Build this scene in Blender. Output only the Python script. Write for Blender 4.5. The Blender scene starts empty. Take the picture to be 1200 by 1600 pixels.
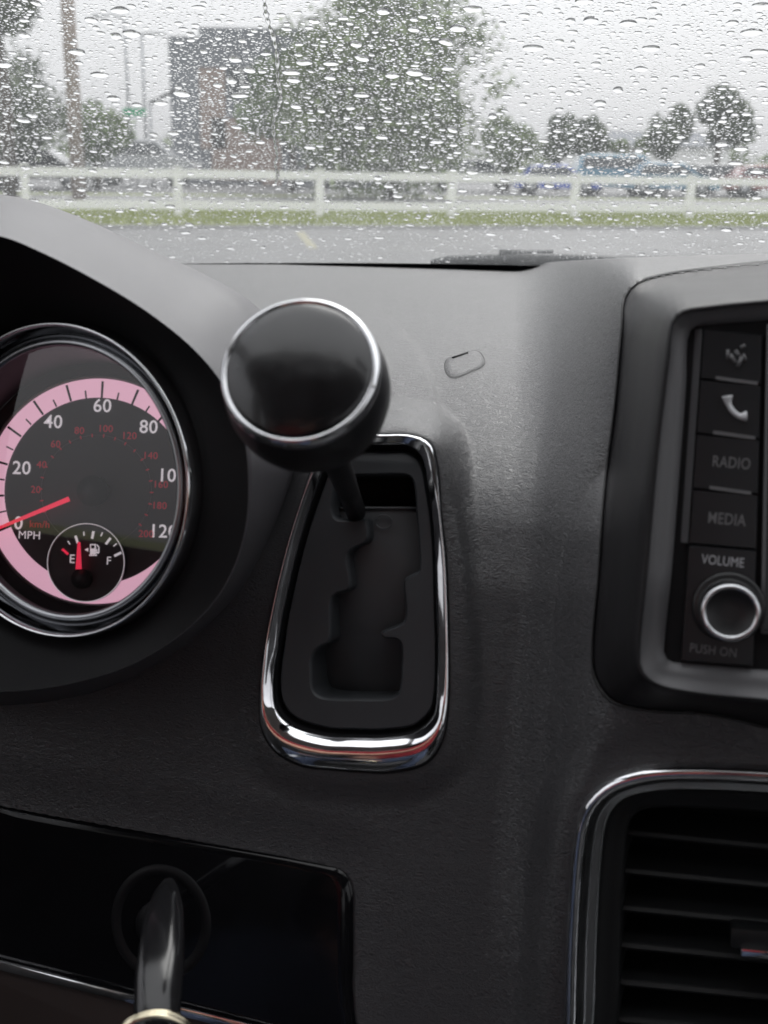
import bpy, bmesh, math, random
import numpy as np
from mathutils import Vector, Matrix
from mathutils.geometry import tessellate_polygon

random.seed(7); rng = np.random.default_rng(7)
S = bpy.context.scene
R = math.radians

# ------------------------------------------------------------------ camera
F = 1750.0                       # focal length in photograph pixels (photo is 1200 x 1600)
EYE = 1.25                       # camera height above the ground
PITCH, ROLL = R(17.45), R(1.1)
cam_d = bpy.data.cameras.new('camera'); cam = bpy.data.objects.new('camera', cam_d)
S.collection.objects.link(cam); S.camera = cam
Fv = Vector((0, math.cos(PITCH), -math.sin(PITCH)))
R0, U0 = Vector((1, 0, 0)), Vector((0, math.sin(PITCH), math.cos(PITCH)))
Rv = R0 * math.cos(ROLL) + U0 * math.sin(ROLL)
Uv = U0 * math.cos(ROLL) - R0 * math.sin(ROLL)
C = Vector((0, 0, EYE))
m = Matrix((Rv, Uv, -Fv)).transposed().to_4x4(); m.translation = C
cam.matrix_world = m
cam_d.sensor_fit = 'VERTICAL'; cam_d.sensor_height = 36.0; cam_d.lens = 36.0 * F / 1600
cam_d.clip_start = 0.01; cam_d.clip_end = 3000
cam_d.dof.use_dof = True; cam_d.dof.focus_distance = 0.64
cam_d.dof.aperture_fstop = (cam_d.lens / 1000) / 0.0030

# ------------------------------------------------------------------ world, sun, exposure
w = bpy.data.worlds.new('World'); S.world = w; w.use_nodes = True
nt = w.node_tree; nt.nodes.clear()
out = nt.nodes.new('ShaderNodeOutputWorld'); bg = nt.nodes.new('ShaderNodeBackground')
sky = nt.nodes.new('ShaderNodeTexSky'); sky.sky_type = 'NISHITA'; sky.sun_disc = False
SUN_EL, SUN_AZ = R(50), R(15)
sky.sun_elevation = SUN_EL; sky.sun_rotation = SUN_AZ; sky.dust_density = 4; sky.air_density = 1.5
hs = nt.nodes.new('ShaderNodeHueSaturation'); hs.inputs['Saturation'].default_value = 0.12
mixw = nt.nodes.new('ShaderNodeMixRGB'); mixw.inputs[0].default_value = 0.9
noi = nt.nodes.new('ShaderNodeTexNoise'); noi.inputs['Scale'].default_value = 2.2; noi.inputs['Detail'].default_value = 5
tc = nt.nodes.new('ShaderNodeTexCoord'); sx_ = nt.nodes.new('ShaderNodeSeparateXYZ'); mr_ = nt.nodes.new('ShaderNodeMapRange'); mg = nt.nodes.new('ShaderNodeMixRGB'); cr = nt.nodes.new('ShaderNodeValToRGB')
cr.color_ramp.elements[0].position = 0.3; cr.color_ramp.elements[0].color = (2.05, 2.06, 2.12, 1)
cr.color_ramp.elements[1].position = 0.75; cr.color_ramp.elements[1].color = (2.42, 2.42, 2.47, 1)
nt.links.new(tc.outputs['Generated'], noi.inputs['Vector']); nt.links.new(noi.outputs['Fac'], cr.inputs[0])
nt.links.new(sky.outputs[0], hs.inputs['Color']); nt.links.new(hs.outputs[0], mixw.inputs[1])
# overcast sky: three times brighter overhead than at the horizon
nt.links.new(tc.outputs['Generated'], sx_.inputs[0]); nt.links.new(sx_.outputs['Z'], mr_.inputs['Value'])
mr_.inputs['From Min'].default_value = 0; mr_.inputs['From Max'].default_value = 1; mr_.inputs['To Min'].default_value = 1.0; mr_.inputs['To Max'].default_value = 3.4
mg.blend_type = 'MULTIPLY'; mg.inputs[0].default_value = 1; nt.links.new(cr.outputs[0], mg.inputs[1]); nt.links.new(mr_.outputs[0], mg.inputs[2])
nt.links.new(mg.outputs[0], mixw.inputs[2]); nt.links.new(mixw.outputs[0], bg.inputs[0])
nt.links.new(bg.outputs[0], out.inputs[0])
bg.inputs[1].default_value = 0.098
sun_d = bpy.data.lights.new('sun', 'SUN'); sun = bpy.data.objects.new('sun', sun_d); S.collection.objects.link(sun)
sun_d.energy = 0.6; sun_d.angle = R(40); sun_d.color = (1, .98, .95)
sd = Vector((math.sin(SUN_AZ) * math.cos(SUN_EL), math.cos(SUN_AZ) * math.cos(SUN_EL), math.sin(SUN_EL)))
sun.rotation_euler = sd.to_track_quat('Z', 'Y').to_euler()
vs = S.view_settings; vs.view_transform = 'Standard'; vs.look = 'None'; vs.gamma = 1; vs.use_curve_mapping = False
vs.exposure = 1.5
S.render.engine = 'CYCLES'; S.cycles.use_denoising = True
try: S.cycles.denoiser = 'OPENIMAGEDENOISE'
except Exception: pass
S.cycles.max_bounces = 16; S.cycles.transmission_bounces = 10; S.cycles.transparent_max_bounces = 16
S.cycles.glossy_bounces = 5; S.cycles.diffuse_bounces = 4

# ------------------------------------------------------------------ geometry of view and of the car
TAU = R(14.5)                    # the car is turned this much to the left of the camera
EX = Vector((math.cos(TAU), -math.sin(TAU), 0)); EY = Vector((math.sin(TAU), math.cos(TAU), 0)); EZ = Vector((0, 0, 1))
def ray(u, v): return Fv + Rv * ((u - 600) / F) + Uv * ((800 - v) / F)
def P(u, v, d): return C + ray(u, v) * d
def car(x, y, z): return C + EX * x + EY * y + EZ * z
nF, nR, nU, nEY, nC = (np.array(x) for x in (Fv, Rv, Uv, EY, C))
nEX = np.array(EX)
def rayn(u, v):
    u = np.asarray(u, float); v = np.asarray(v, float)
    return nF + ((u - 600) / F)[..., None] * nR + ((800 - v) / F)[..., None] * nU

class Plane:
    """a flat face of the car: origin through a sighted point, tilted back from vertical"""
    def __init__(s, u, v, d, back=0.0, yaw=0.0, n=None):
        s.o = P(u, v, d)
        if n is None:
            n = (-EY * math.cos(yaw) - EX * math.sin(yaw)) * math.cos(back) + EZ * math.sin(back)
        s.n = n.normalized(); s.x = EZ.cross(s.n).normalized()
        s.y = s.n.cross(s.x).normalized()
    def hit(s, u, v, h=0.0):
        r = ray(u, v); t = (s.o - C).dot(s.n) / r.dot(s.n)
        return C + r * t + s.n * h
    def ab(s, u, v):
        q = s.hit(u, v) - s.o; return (q.dot(s.x), q.dot(s.y))
    def pt(s, a, b, h=0.0): return s.o + s.x * a + s.y * b + s.n * h
    def depth(s, u, v):
        r = rayn(u, v); n = np.array(s.n)
        return float((s.o - C).dot(s.n)) / (r @ n)

# ------------------------------------------------------------------ object helpers
col = S.collection
def tag(o, label=None, cat=None, group=None, kind=None):
    if label: o['label'] = label
    if cat: o['category'] = cat
    if group: o['group'] = group
    if kind: o['kind'] = kind
    return o
def thing(name, loc, label, cat, group=None):
    o = bpy.data.objects.new(name, None); col.objects.link(o); o.location = loc; o.empty_display_size = .05
    return tag(o, label, cat, group)
def wloc(o):
    l = Vector(o.location)
    while o.parent: o = o.parent; l += Vector(o.location)
    return l
def link(name, me, mat, parent=None, origin=None, smooth=True):
    """me holds world coordinates; the object gets an origin of its own"""
    n = len(me.vertices); co = np.empty(n * 3, np.float32); me.vertices.foreach_get('co', co); co = co.reshape(-1, 3)
    if origin is None: origin = Vector((co.min(0) + co.max(0)) / 2)
    origin = Vector(origin)
    co -= np.array(origin, np.float32); me.vertices.foreach_set('co', co.ravel())
    if smooth: me.polygons.foreach_set('use_smooth', [True] * len(me.polygons))
    me.update()
    o = bpy.data.objects.new(name, me); col.objects.link(o)
    for mm in (mat if isinstance(mat, (list, tuple)) else [mat]): me.materials.append(mm)
    if parent is not None: o.parent = parent; o.location = origin - wloc(parent)
    else: o.location = origin
    return o
def mesh(name, verts, faces, mat, parent=None, smooth=True, origin=None, angle=None):
    me = bpy.data.meshes.new(name); me.from_pydata([tuple(v) for v in verts], [], faces); me.validate()
    o = link(name, me, mat, parent, origin, smooth)
    if angle is not None: me.set_sharp_from_angle(angle=R(angle))
    return o
def fix_normals(o):
    bm = bmesh.new(); bm.from_mesh(o.data); bmesh.ops.recalc_face_normals(bm, faces=bm.faces); bm.to_mesh(o.data); bm.free()
    return o
def box(name, c, sx, sy, sz, mat, parent=None, ax=None, bevel=0.0):
    """box centred at c with half sizes along the axes ax"""
    ax = ax or (Vector((1, 0, 0)), Vector((0, 1, 0)), Vector((0, 0, 1)))
    V = [Vector(c) + ax[0] * (sx * i) + ax[1] * (sy * j) + ax[2] * (sz * k) for i in (-1, 1) for j in (-1, 1) for k in (-1, 1)]
    Fc = [(0, 1, 3, 2), (4, 6, 7, 5), (0, 4, 5, 1), (2, 3, 7, 6), (0, 2, 6, 4), (1, 5, 7, 3)]
    o = mesh(name, V, Fc, mat, parent, smooth=False)
    if bevel:
        bm = bmesh.new(); bm.from_mesh(o.data)
        bmesh.ops.bevel(bm, geom=list(bm.edges), offset=bevel, segments=2, affect='EDGES', profile=.6)
        bmesh.ops.recalc_face_normals(bm, faces=bm.faces); bm.to_mesh(o.data); bm.free()
        o.data.polygons.foreach_set('use_smooth', [True] * len(o.data.polygons)); o.data.set_sharp_from_angle(angle=R(40))
    return o
def loft(name, rings, mat, parent=None, closed=True, cap0=False, cap1=False, smooth=True, angle=None):
    n = len(rings[0]); V = [q for r in rings for q in r]; Fc = []
    for k in range(len(rings) - 1):
        for i in range(n if closed else n - 1):
            j = (i + 1) % n; Fc.append((k * n + i, k * n + j, (k + 1) * n + j, (k + 1) * n + i))
    for flag, base in ((cap0, 0), (cap1, (len(rings) - 1) * n)):
        if flag:
            cen = sum((Vector(V[base + i]) for i in range(n)), Vector()) / n; V.append(cen); c = len(V) - 1
            Fc += [(base + i, base + (i + 1) % n, c) for i in range(n)]
    return fix_normals(mesh(name, V, Fc, mat, parent, smooth, angle=angle))
def tube(name, pts, rad, mat, parent=None, n=12, closed=False, cap=True, flat=(1, 1), up=None):
    pts = [Vector(p) for p in pts]; N = len(pts); rings = []
    rad = rad if isinstance(rad, (list, tuple)) else [rad] * N
    for i, p in enumerate(pts):
        a = pts[(i - 1) % N] if (closed or i) else p; b = pts[(i + 1) % N] if (closed or i < N - 1) else p
        t = (b - a).normalized(); s = t.cross(up or EZ)
        if s.length < 1e-3: s = t.cross(Vector((0, 1, 0)))
        s.normalize(); q = s.cross(t)
        rings.append([p + (s * (math.cos(2 * math.pi * k / n) * flat[0]) + q * (math.sin(2 * math.pi * k / n) * flat[1])) * rad[i] for k in range(n)])
    if closed: rings.append(rings[0])
    return loft(name, rings, mat, parent, True, cap and not closed, cap and not closed)
def spline(pts, m=8, closed=True):
    pts = np.array(pts, float); n = len(pts); out = []
    for i in range(n if closed else n - 1):
        if closed: p = [pts[(i + k - 1) % n] for k in range(4)]
        else: p = [pts[min(max(i + k - 1, 0), n - 1)] for k in range(4)]
        d = [max(np.linalg.norm(p[k + 1] - p[k]), 1e-9) ** .5 for k in range(3)]
        # centripetal Catmull-Rom
        m1 = (p[2] - p[1]) + d[1] * ((p[1] - p[0]) / d[0] - (p[2] - p[0]) / (d[0] + d[1])) if np.linalg.norm(p[1] - p[0]) > 1e-9 else (p[2] - p[1])
        m2 = (p[2] - p[1]) + d[1] * ((p[3] - p[2]) / d[2] - (p[3] - p[1]) / (d[1] + d[2])) if np.linalg.norm(p[3] - p[2]) > 1e-9 else (p[2] - p[1])
        for k in range(m):
            t = k / m
            out.append((2 * t**3 - 3 * t**2 + 1) * p[1] + (t**3 - 2 * t**2 + t) * m1 + (-2 * t**3 + 3 * t**2) * p[2] + (t**3 - t**2) * m2)
    if not closed: out.append(pts[-1])
    return np.array(out)
def angles_of(ctl, c, n):
    s = np.vstack([ctl, ctl[:1]]); L = np.r_[0, np.cumsum(np.linalg.norm(np.diff(s, axis=0), axis=1))]
    q = np.linspace(0, L[-1], n, endpoint=False); x = np.interp(q, L, s[:, 0]); y = np.interp(q, L, s[:, 1])
    return np.unwrap(np.arctan2(y - c[1], x - c[0]))
def polar(ctl, c, ang):
    """points of the (star-shaped) contour at the angles ang around c"""
    a = np.unwrap(np.arctan2(ctl[:, 1] - c[1], ctl[:, 0] - c[0]))
    if a[-1] < a[0]: a = a[::-1]; ctl = ctl[::-1]
    A = np.r_[a - 2 * np.pi, a, a + 2 * np.pi]; X = np.tile(ctl[:, 0], 3); Y = np.tile(ctl[:, 1], 3)
    k = np.maximum.accumulate(A); k = k + np.arange(len(k)) * 1e-9
    q = (ang - a[0]) % (2 * np.pi) + a[0]
    return np.c_[np.interp(q, k, X), np.interp(q, k, Y)]
def inside(u, v, poly):
    r = np.zeros(np.shape(u), bool); n = len(poly); j = n - 1
    for i in range(n):
        xi, yi = poly[i]; xj, yj = poly[j]
        c = ((yi > v) != (yj > v)) & (u < (xj - xi) * (v - yi) / (yj - yi + 1e-12) + xi)
        r ^= c; j = i
    return r
def dist_poly(u, v, poly):
    d = np.full(np.shape(u), 1e9)
    for i in range(len(poly)):
        a = poly[i]; b = poly[(i + 1) % len(poly)]; ab = b - a; L = ab @ ab + 1e-9
        t = np.clip(((u - a[0]) * ab[0] + (v - a[1]) * ab[1]) / L, 0, 1)
        d = np.minimum(d, np.hypot(u - a[0] - t * ab[0], v - a[1] - t * ab[1]))
    return d
def sstep(x): x = np.clip(x, 0, 1); return x * x * (3 - 2 * x)

# ------------------------------------------------------------------ materials
def mat(name, color, rough=.5, metal=0.0, spec=.5, emit=None, bump=None, coat=0.0, vary=None, alpha=None):
    """bump = (scale, strength, distance, stretch, voronoi)   vary = (scale, amount) of the base colour and gloss"""
    m = bpy.data.materials.new(name); m.use_nodes = True; n = m.node_tree.nodes; l = m.node_tree.links
    b = n['Principled BSDF']; b.inputs['Base Color'].default_value = (*color, 1)
    b.inputs['Roughness'].default_value = rough; b.inputs['Metallic'].default_value = metal
    b.inputs['Specular IOR Level'].default_value = spec; b.inputs['Coat Weight'].default_value = coat
    b.inputs['Coat Roughness'].default_value = .05
    if emit: b.inputs['Emission Color'].default_value = (*emit[0], 1); b.inputs['Emission Strength'].default_value = emit[1]
    t = n.new('ShaderNodeTexCoord')
    if bump:
        sc, st, di, stre, vor = bump
        mp = n.new('ShaderNodeMapping'); mp.inputs['Scale'].default_value = stre; l.new(t.outputs['Object'], mp.inputs[0])
        x = n.new('ShaderNodeTexNoise'); x.inputs['Scale'].default_value = sc; x.inputs['Detail'].default_value = 1.2
        x.inputs['Distortion'].default_value = .6; l.new(mp.outputs[0], x.inputs['Vector']); h = x.outputs['Fac']
        if vor:
            y = n.new('ShaderNodeTexVoronoi'); y.feature = 'DISTANCE_TO_EDGE'; y.inputs['Scale'].default_value = sc * .8
            wv = n.new('ShaderNodeMixRGB'); wv.blend_type = 'ADD'; wv.inputs[0].default_value = .02
            l.new(mp.outputs[0], wv.inputs[1]); l.new(x.outputs['Color'], wv.inputs[2]); l.new(wv.outputs[0], y.inputs['Vector'])
            r = n.new('ShaderNodeValToRGB'); r.color_ramp.elements[1].position = .25; l.new(y.outputs['Distance'], r.inputs[0])
            a = n.new('ShaderNodeMath'); a.operation = 'MULTIPLY_ADD'; l.new(r.outputs[0], a.inputs[0]); a.inputs[1].default_value = .55; l.new(h, a.inputs[2]); h = a.outputs[0]
        bp = n.new('ShaderNodeBump'); bp.inputs['Strength'].default_value = st; bp.inputs['Distance'].default_value = di
        l.new(h, bp.inputs['Height']); l.new(bp.outputs[0], b.inputs['Normal'])
    if vary:
        x = n.new('ShaderNodeTexNoise'); x.inputs['Scale'].default_value = vary[0]; x.inputs['Detail'].default_value = 6; l.new(t.outputs['Object'], x.inputs['Vector'])
        r = n.new('ShaderNodeMapRange'); r.inputs['To Min'].default_value = 1 - vary[1]; r.inputs['To Max'].default_value = 1 + vary[1]; l.new(x.outputs['Fac'], r.inputs['Value'])
        mx = n.new('ShaderNodeMixRGB'); mx.blend_type = 'MULTIPLY'; mx.inputs[0].default_value = 1; mx.inputs[1].default_value = (*color, 1)
        l.new(r.outputs[0], mx.inputs[2]); l.new(mx.outputs[0], b.inputs['Base Color'])
        r2 = n.new('ShaderNodeMapRange'); r2.inputs['To Min'].default_value = rough * (1 - vary[1] * .5); r2.inputs['To Max'].default_value = min(1, rough * (1 + vary[1] * .5))
        l.new(x.outputs['Fac'], r2.inputs['Value']); l.new(r2.outputs[0], b.inputs['Roughness'])
    return m
M = {}
M['leather'] = mat('grained_dash_skin', (.036, .0355, .0385), .42, spec=.75, bump=(380, .30, .0018, (.5, .8, 1.25), True), vary=(40, .05))
M['soft'] = mat('soft_hood_plastic', (.055, .052, .058), .44, spec=.8, bump=(1500, .22, .0003, (1, 1, 1), False), vary=(30, .1))
M['matte_black'] = mat('matte_black_plastic', (.006, .006, .007), .65, spec=.25)
M['black'] = mat('black_plastic', (.012, .012, .013), .42, bump=(2500, .15, .0002, (1, 1, 1), False), vary=(60, .2))
M['gate'] = mat('gate_plastic', (.033, .036, .040), .48, bump=(2600, .12, .0002, (1, 1, 1), False), vary=(50, .15))
M['slide'] = mat('gate_slide_plastic', (.055, .058, .062), .45)
M['piano'] = mat('piano_black', (.004, .004, .005), .09, spec=.3, vary=(90, .5))
M['knobtop'] = mat('knob_gloss_cap', (.006, .006, .007), .24, coat=.25, vary=(120, .8), bump=(55, .25, .0012, (1, 1, 1), False))
M['knob'] = mat('knob_body', (.012, .012, .013), .36)
M['chrome'] = mat('chrome', (.82, .83, .85), .06, 1.0, vary=(200, .25))
M['chrome_sat'] = mat('satin_metal', (.45, .46, .48), .28, 1.0)
M['dark_chrome'] = mat('smoked_chrome', (.06, .062, .068), .08, 1.0)
M['trim'] = mat('stack_trim_plastic', (.014, .0135, .015), .5, spec=.35, bump=(2200, .12, .0002, (1, 1, 1), False), vary=(40, .12))
M['trim_inner'] = mat('stack_inner_frame', (.11, .11, .115), .38)
M['button'] = mat('button_black', (.010, .011, .013), .32)
M['legend'] = mat('legend_grey', (.42, .43, .45), .5)
M['legend_dim'] = mat('legend_dim_grey', (.14, .14, .145), .5)
M['dial'] = mat('dial_face', (.045, .044, .050), .45)
M['dial_pink'] = mat('dial_pink_band', (.74, .45, .56), .5, emit=((1, .56, .72), .22), vary=(45, .12))
M['dial_white'] = mat('dial_numerals', (.8, .78, .82), .5, emit=((1, .92, .97), .16))
M['dial_red'] = mat('dial_red_numerals', (.5, .03, .05), .5, emit=((1, .05, .1), .055))
M['needle'] = mat('needle_red', (.8, .02, .04), .4, emit=((1, .04, .10), .24))
M['tick'] = mat('dial_black_mark', (.01, .01, .012), .6)
M['vent'] = mat('vent_black', (.006, .0065, .007), .5, spec=.35)
M['brown'] = mat('lower_panel', (.03, .022, .02), .35)
M['roofliner'] = mat('headliner_cloth', (.42, .41, .39), .9, bump=(900, .3, .001, (1, 1, 1), False))
M['door'] = mat('door_trim', (.05, .05, .052), .6)
M['seat'] = mat('seat_cloth', (.05, .05, .053), .85, bump=(800, .4, .001, (1, 1, 1), False))
M['hood'] = mat('bonnet_paint', (.02, .022, .025), .5, 0, spec=.3)
M['rubber'] = mat('wiper_rubber', (.012, .012, .013), .6)
M['frit'] = mat('windscreen_band', (.01, .01, .012), .4)
M['skin'] = mat('skin', (.52, .27, .19), .5)
M['red_shirt'] = mat('red_cotton', (.27, .02, .028), .85)
M['jeans'] = mat('dark_jeans', (.03, .04, .07), .9)
M['hair'] = mat('brown_hair', (.03, .02, .015), .6)
M['phone'] = mat('phone_body', (.02, .02, .022), .2)
M['brass'] = mat('key_ring_metal', (.75, .68, .5), .15, 1.0)
M['keyfob'] = mat('key_fob_plastic', (.010, .010, .011), .16)

def pane_material():
    m = bpy.data.materials.new('windscreen_glass'); m.use_nodes = True; n = m.node_tree.nodes; l = m.node_tree.links; n.clear()
    o = n.new('ShaderNodeOutputMaterial'); tr = n.new('ShaderNodeBsdfTransparent'); gl = n.new('ShaderNodeBsdfGlossy')
    tl = n.new('ShaderNodeBsdfTranslucent'); tl.inputs[0].default_value = (.9, .93, .95, 1)
    tr.inputs[0].default_value = (.985, .99, .99, 1); gl.inputs['Roughness'].default_value = .01; gl.inputs[0].default_value = (1, 1, 1, 1)
    fr = n.new('ShaderNodeLayerWeight'); fr.inputs[0].default_value = .05
    t = n.new('ShaderNodeTexCoord'); x = n.new('ShaderNodeTexNoise'); x.inputs['Scale'].default_value = 9; x.inputs['Detail'].default_value = 6
    l.new(t.outputs['Object'], x.inputs['Vector']); r = n.new('ShaderNodeMapRange'); l.new(x.outputs['Fac'], r.inputs['Value'])
    r.inputs['To Min'].default_value = FILM * .5; r.inputs['To Max'].default_value = FILM * 1.5
    m1 = n.new('ShaderNodeMixShader'); m2 = n.new('ShaderNodeMixShader')
    l.new(r.outputs[0], m1.inputs[0]); l.new(tr.outputs[0], m1.inputs[1]); l.new(tl.outputs[0], m1.inputs[2])
    l.new(fr.outputs['Fresnel'], m2.inputs[0]); l.new(m1.outputs[0], m2.inputs[1]); l.new(gl.outputs[0], m2.inputs[2])
    l.new(m2.outputs[0], o.inputs[0]); return m
FILM = 0.034
M['pane'] = pane_material()
def clear_material(name, rough, blend=.1):
    m = bpy.data.materials.new(name); m.use_nodes = True; n = m.node_tree.nodes; l = m.node_tree.links; n.clear()
    o = n.new('ShaderNodeOutputMaterial'); tr = n.new('ShaderNodeBsdfTransparent'); gl = n.new('ShaderNodeBsdfGlossy'); gl.inputs['Roughness'].default_value = rough
    tr.inputs[0].default_value = (.96, .96, .97, 1)
    fr = n.new('ShaderNodeLayerWeight'); fr.inputs[0].default_value = blend; mx = n.new('ShaderNodeMixShader')
    l.new(fr.outputs['Fresnel'], mx.inputs[0]); l.new(tr.outputs[0], mx.inputs[1]); l.new(gl.outputs[0], mx.inputs[2]); l.new(mx.outputs[0], o.inputs[0]); return m
M['lens'] = clear_material('gauge_lens', .03, .45)
M['side_glass'] = clear_material('side_window_glass', .0, .1)
def water_material():
    m = bpy.data.materials.new('rain_water'); m.use_nodes = True; n = m.node_tree.nodes; l = m.node_tree.links; n.clear()
    o = n.new('ShaderNodeOutputMaterial'); g = n.new('ShaderNodeBsdfGlass'); g.inputs['IOR'].default_value = 1.333; g.inputs['Roughness'].default_value = 0
    l.new(g.outputs[0], o.inputs[0]); return m
M['water'] = water_material()

# ================================================================== OUTSIDE
def ground_mat(name, c1, c2, scale, rough, bump=0.0):
    m = mat(name, c1, rough); n = m.node_tree.nodes; l = m.node_tree.links; b = n['Principled BSDF']
    t = n.new('ShaderNodeTexCoord'); x = n.new('ShaderNodeTexNoise'); x.inputs['Scale'].default_value = scale; x.inputs['Detail'].default_value = 8
    l.new(t.outputs['Object'], x.inputs['Vector']); mx = n.new('ShaderNodeMixRGB'); mx.inputs[1].default_value = (*c1, 1); mx.inputs[2].default_value = (*c2, 1)
    l.new(x.outputs['Fac'], mx.inputs[0]); l.new(mx.outputs[0], b.inputs['Base Color'])
    r = n.new('ShaderNodeMapRange'); r.inputs['To Min'].default_value = rough * .6; r.inputs['To Max'].default_value = rough * 1.3; l.new(x.outputs['Fac'], r.inputs['Value']); l.new(r.outputs[0], b.inputs['Roughness'])
    return m
M['asphalt'] = ground_mat('wet_asphalt', (.04, .04, .042), (.08, .08, .08), .8, .6)
M['road'] = ground_mat('wet_road', (.07, .069, .067), (.10, .10, .10), .5, .6)
M['grass'] = ground_mat('grass_blades', (.21, .26, .06), (.33, .35, .12), 1.2, .8)
M['earth'] = ground_mat('verge_soil', (.14, .17, .06), (.19, .21, .09), .3, .9)
M['vinyl'] = mat('white_vinyl', (.80, .80, .78), .45)
M['yellow'] = mat('yellow_paint', (.17, .16, .09), .6)
M['white_paint'] = mat('road_white', (.6, .6, .6), .6)
def gz(u, v):
    r = ray(u, v); t = -EYE / r.z; q = C + r * t; return Vector((q.x, q.y, 0))
FD = Vector((3.05, .98 * 23.5 / 26.5 * 1.0, 0)); FD = Vector((2.81, .87, 0))   # fence step from post to post
fdir = FD.normalized(); fn = Vector((-fdir.y, fdir.x, 0))
POST0 = Vector((-4.287, 23.5, 0))
def strip(name, off0, off1, z, m, lo=-60, hi=70, step=2.0):
    n = int((hi - lo) / step) + 1; V = []; Fc = []
    for i in range(n):
        s = lo + i * step
        for o_ in (off0, off1):
            q = POST0 + fdir * s + fn * o_; V.append((q.x, q.y, z))
    for i in range(n - 1): Fc.append((2 * i, 2 * i + 2, 2 * i + 3, 2 * i + 1))
    return tag(mesh(name, V, Fc, m, smooth=False), kind='structure')
V = [(math.cos(a) * 1500, math.sin(a) * 1500, -.004) for a in np.linspace(0, 2 * np.pi, 48, endpoint=False)]
tag(mesh('ground', V, [tuple(range(48))], M['earth'], smooth=False), kind='structure')
strip('car_park', -60, -2.8, 0, M['asphalt'])
strip('verge', -2.65, 5.5, .06, M['earth'])
strip('road', 5.9, 15, 0, M['road'])
strip('far_car_park', 17, 60, .0, M['asphalt'])
def prism(name, quad, z0, z1, m, parent=None, kind=None):
    n = len(quad); V = [(q.x, q.y, z0) for q in quad] + [(q.x, q.y, z1) for q in quad]
    Fc = [tuple(range(n, 2 * n)), tuple(range(n - 1, -1, -1))] + [(i, (i + 1) % n, (i + 1) % n + n, i + n) for i in range(n)]
    o = fix_normals(mesh(name, V, Fc, m, parent, smooth=False))
    return tag(o, kind=kind) if kind else o
M['kerb'] = mat('kerb_concrete', (.28, .28, .27), .7, vary=(3, .2))
for a, b in ((-2.8, -2.65), (5.5, 5.65)):
    prism('kerb', [POST0 + fdir * s + fn * o_ for s, o_ in ((-60, a), (70, a), (70, b), (-60, b))], 0, .062, M['kerb'], kind='structure')
# grass blades on the verge
def blades(name, n, s0, s1, o0, o1, h, m):
    s = rng.uniform(s0, s1, n); o_ = rng.uniform(o0, o1, n); a = rng.uniform(0, 6.28, n); hh = h * rng.uniform(.4, 1.2, n)
    fd = np.array(fdir); ff = np.array(fn); base = np.array(POST0) + s[:, None] * fd + o_[:, None] * ff; base[:, 2] = .058
    wv = np.c_[np.cos(a), np.sin(a), 0 * a] * (.012 + .02 * rng.random(n))[:, None]
    tip = base + np.c_[rng.normal(0, .03, n), rng.normal(0, .03, n), hh]
    V = np.stack([base - wv, base + wv, tip], 1).reshape(-1, 3)
    me = bpy.data.meshes.new(name); me.vertices.add(3 * n); me.vertices.foreach_set('co', V.astype(np.float32).ravel())
    me.loops.add(3 * n); me.loops.foreach_set('vertex_index', np.arange(3 * n, dtype=np.int32)); me.polygons.add(n)
    me.polygons.foreach_set('loop_start', np.arange(0, 3 * n, 3, dtype=np.int32)); me.update(); me.validate()
    return link(name, me, m, smooth=False)
tag(blades('grass', 90000, -8, 19, -2.63, 5.3, .09, M['grass']), 'short green grass growing on the verge under the white fence', 'grass', kind='stuff')
# yellow painted mark on the asphalt
q0, q1 = gz(462, 362), gz(482, 388)
prism('painted_line', [q0, q0 + Vector((.14, 0, 0)), q1 + Vector((.14, 0, 0)), q1], .0, .004, M['yellow'], kind='structure')

# fence: one thing, every post and rail a part
fence = thing('rail_fence', POST0, 'white two-rail vinyl fence running along the grass verge', 'fence')
for k in range(-3, 9):
    q = POST0 + FD * k
    prism('post', [q + fdir * a + fn * b for a, b in ((-.075, -.075), (.075, -.075), (.075, .075), (-.075, .075))], .03, 1.02, M['vinyl'], fence)
    cp = prism('post_cap', [q + fdir * a + fn * b for a, b in ((-.09, -.09), (.09, -.09), (.09, .09), (-.09, .09))], 1.02, 1.05, M['vinyl'], fence)
    for zc in (.30, .91):
        a, b = q + fdir * .075, q + FD - fdir * .075
        if k < 8: prism('rail', [a - fn * .025, b - fn * .025, b + fn * .025, a + fn * .025], zc - .085, zc + .085, M['vinyl'], fence)

# foliage
def leaf_mat(name, c1, c2):
    m = bpy.data.materials.new(name); m.use_nodes = True; n = m.node_tree.nodes; l = m.node_tree.links; b = n['Principled BSDF']
    t = n.new('ShaderNodeTexCoord'); x = n.new('ShaderNodeTexNoise'); x.inputs['Scale'].default_value = .9; x.inputs['Detail'].default_value = 4; l.new(t.outputs['Object'], x.inputs['Vector'])
    cr = n.new('ShaderNodeValToRGB'); cr.color_ramp.elements[0].position = .35; cr.color_ramp.elements[0].color = (*c1, 1); cr.color_ramp.elements[1].position = .65; cr.color_ramp.elements[1].color = (*c2, 1)
    l.new(x.outputs['Fac'], cr.inputs[0]); l.new(cr.outputs[0], b.inputs['Base Color']); b.inputs['Roughness'].default_value = .55; return m
M['leaf_a'] = leaf_mat('leaves_mid_green', (.07, .12, .03), (.14, .20, .06))
M['leaf_b'] = leaf_mat('leaves_dark_green', (.045, .065, .032), (.085, .11, .05))
M['leaf_c'] = leaf_mat('leaves_grey_green', (.09, .13, .045), (.17, .22, .085))
M['bark'] = mat('bark', (.07, .055, .045), .9, vary=(5, .4))
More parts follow.
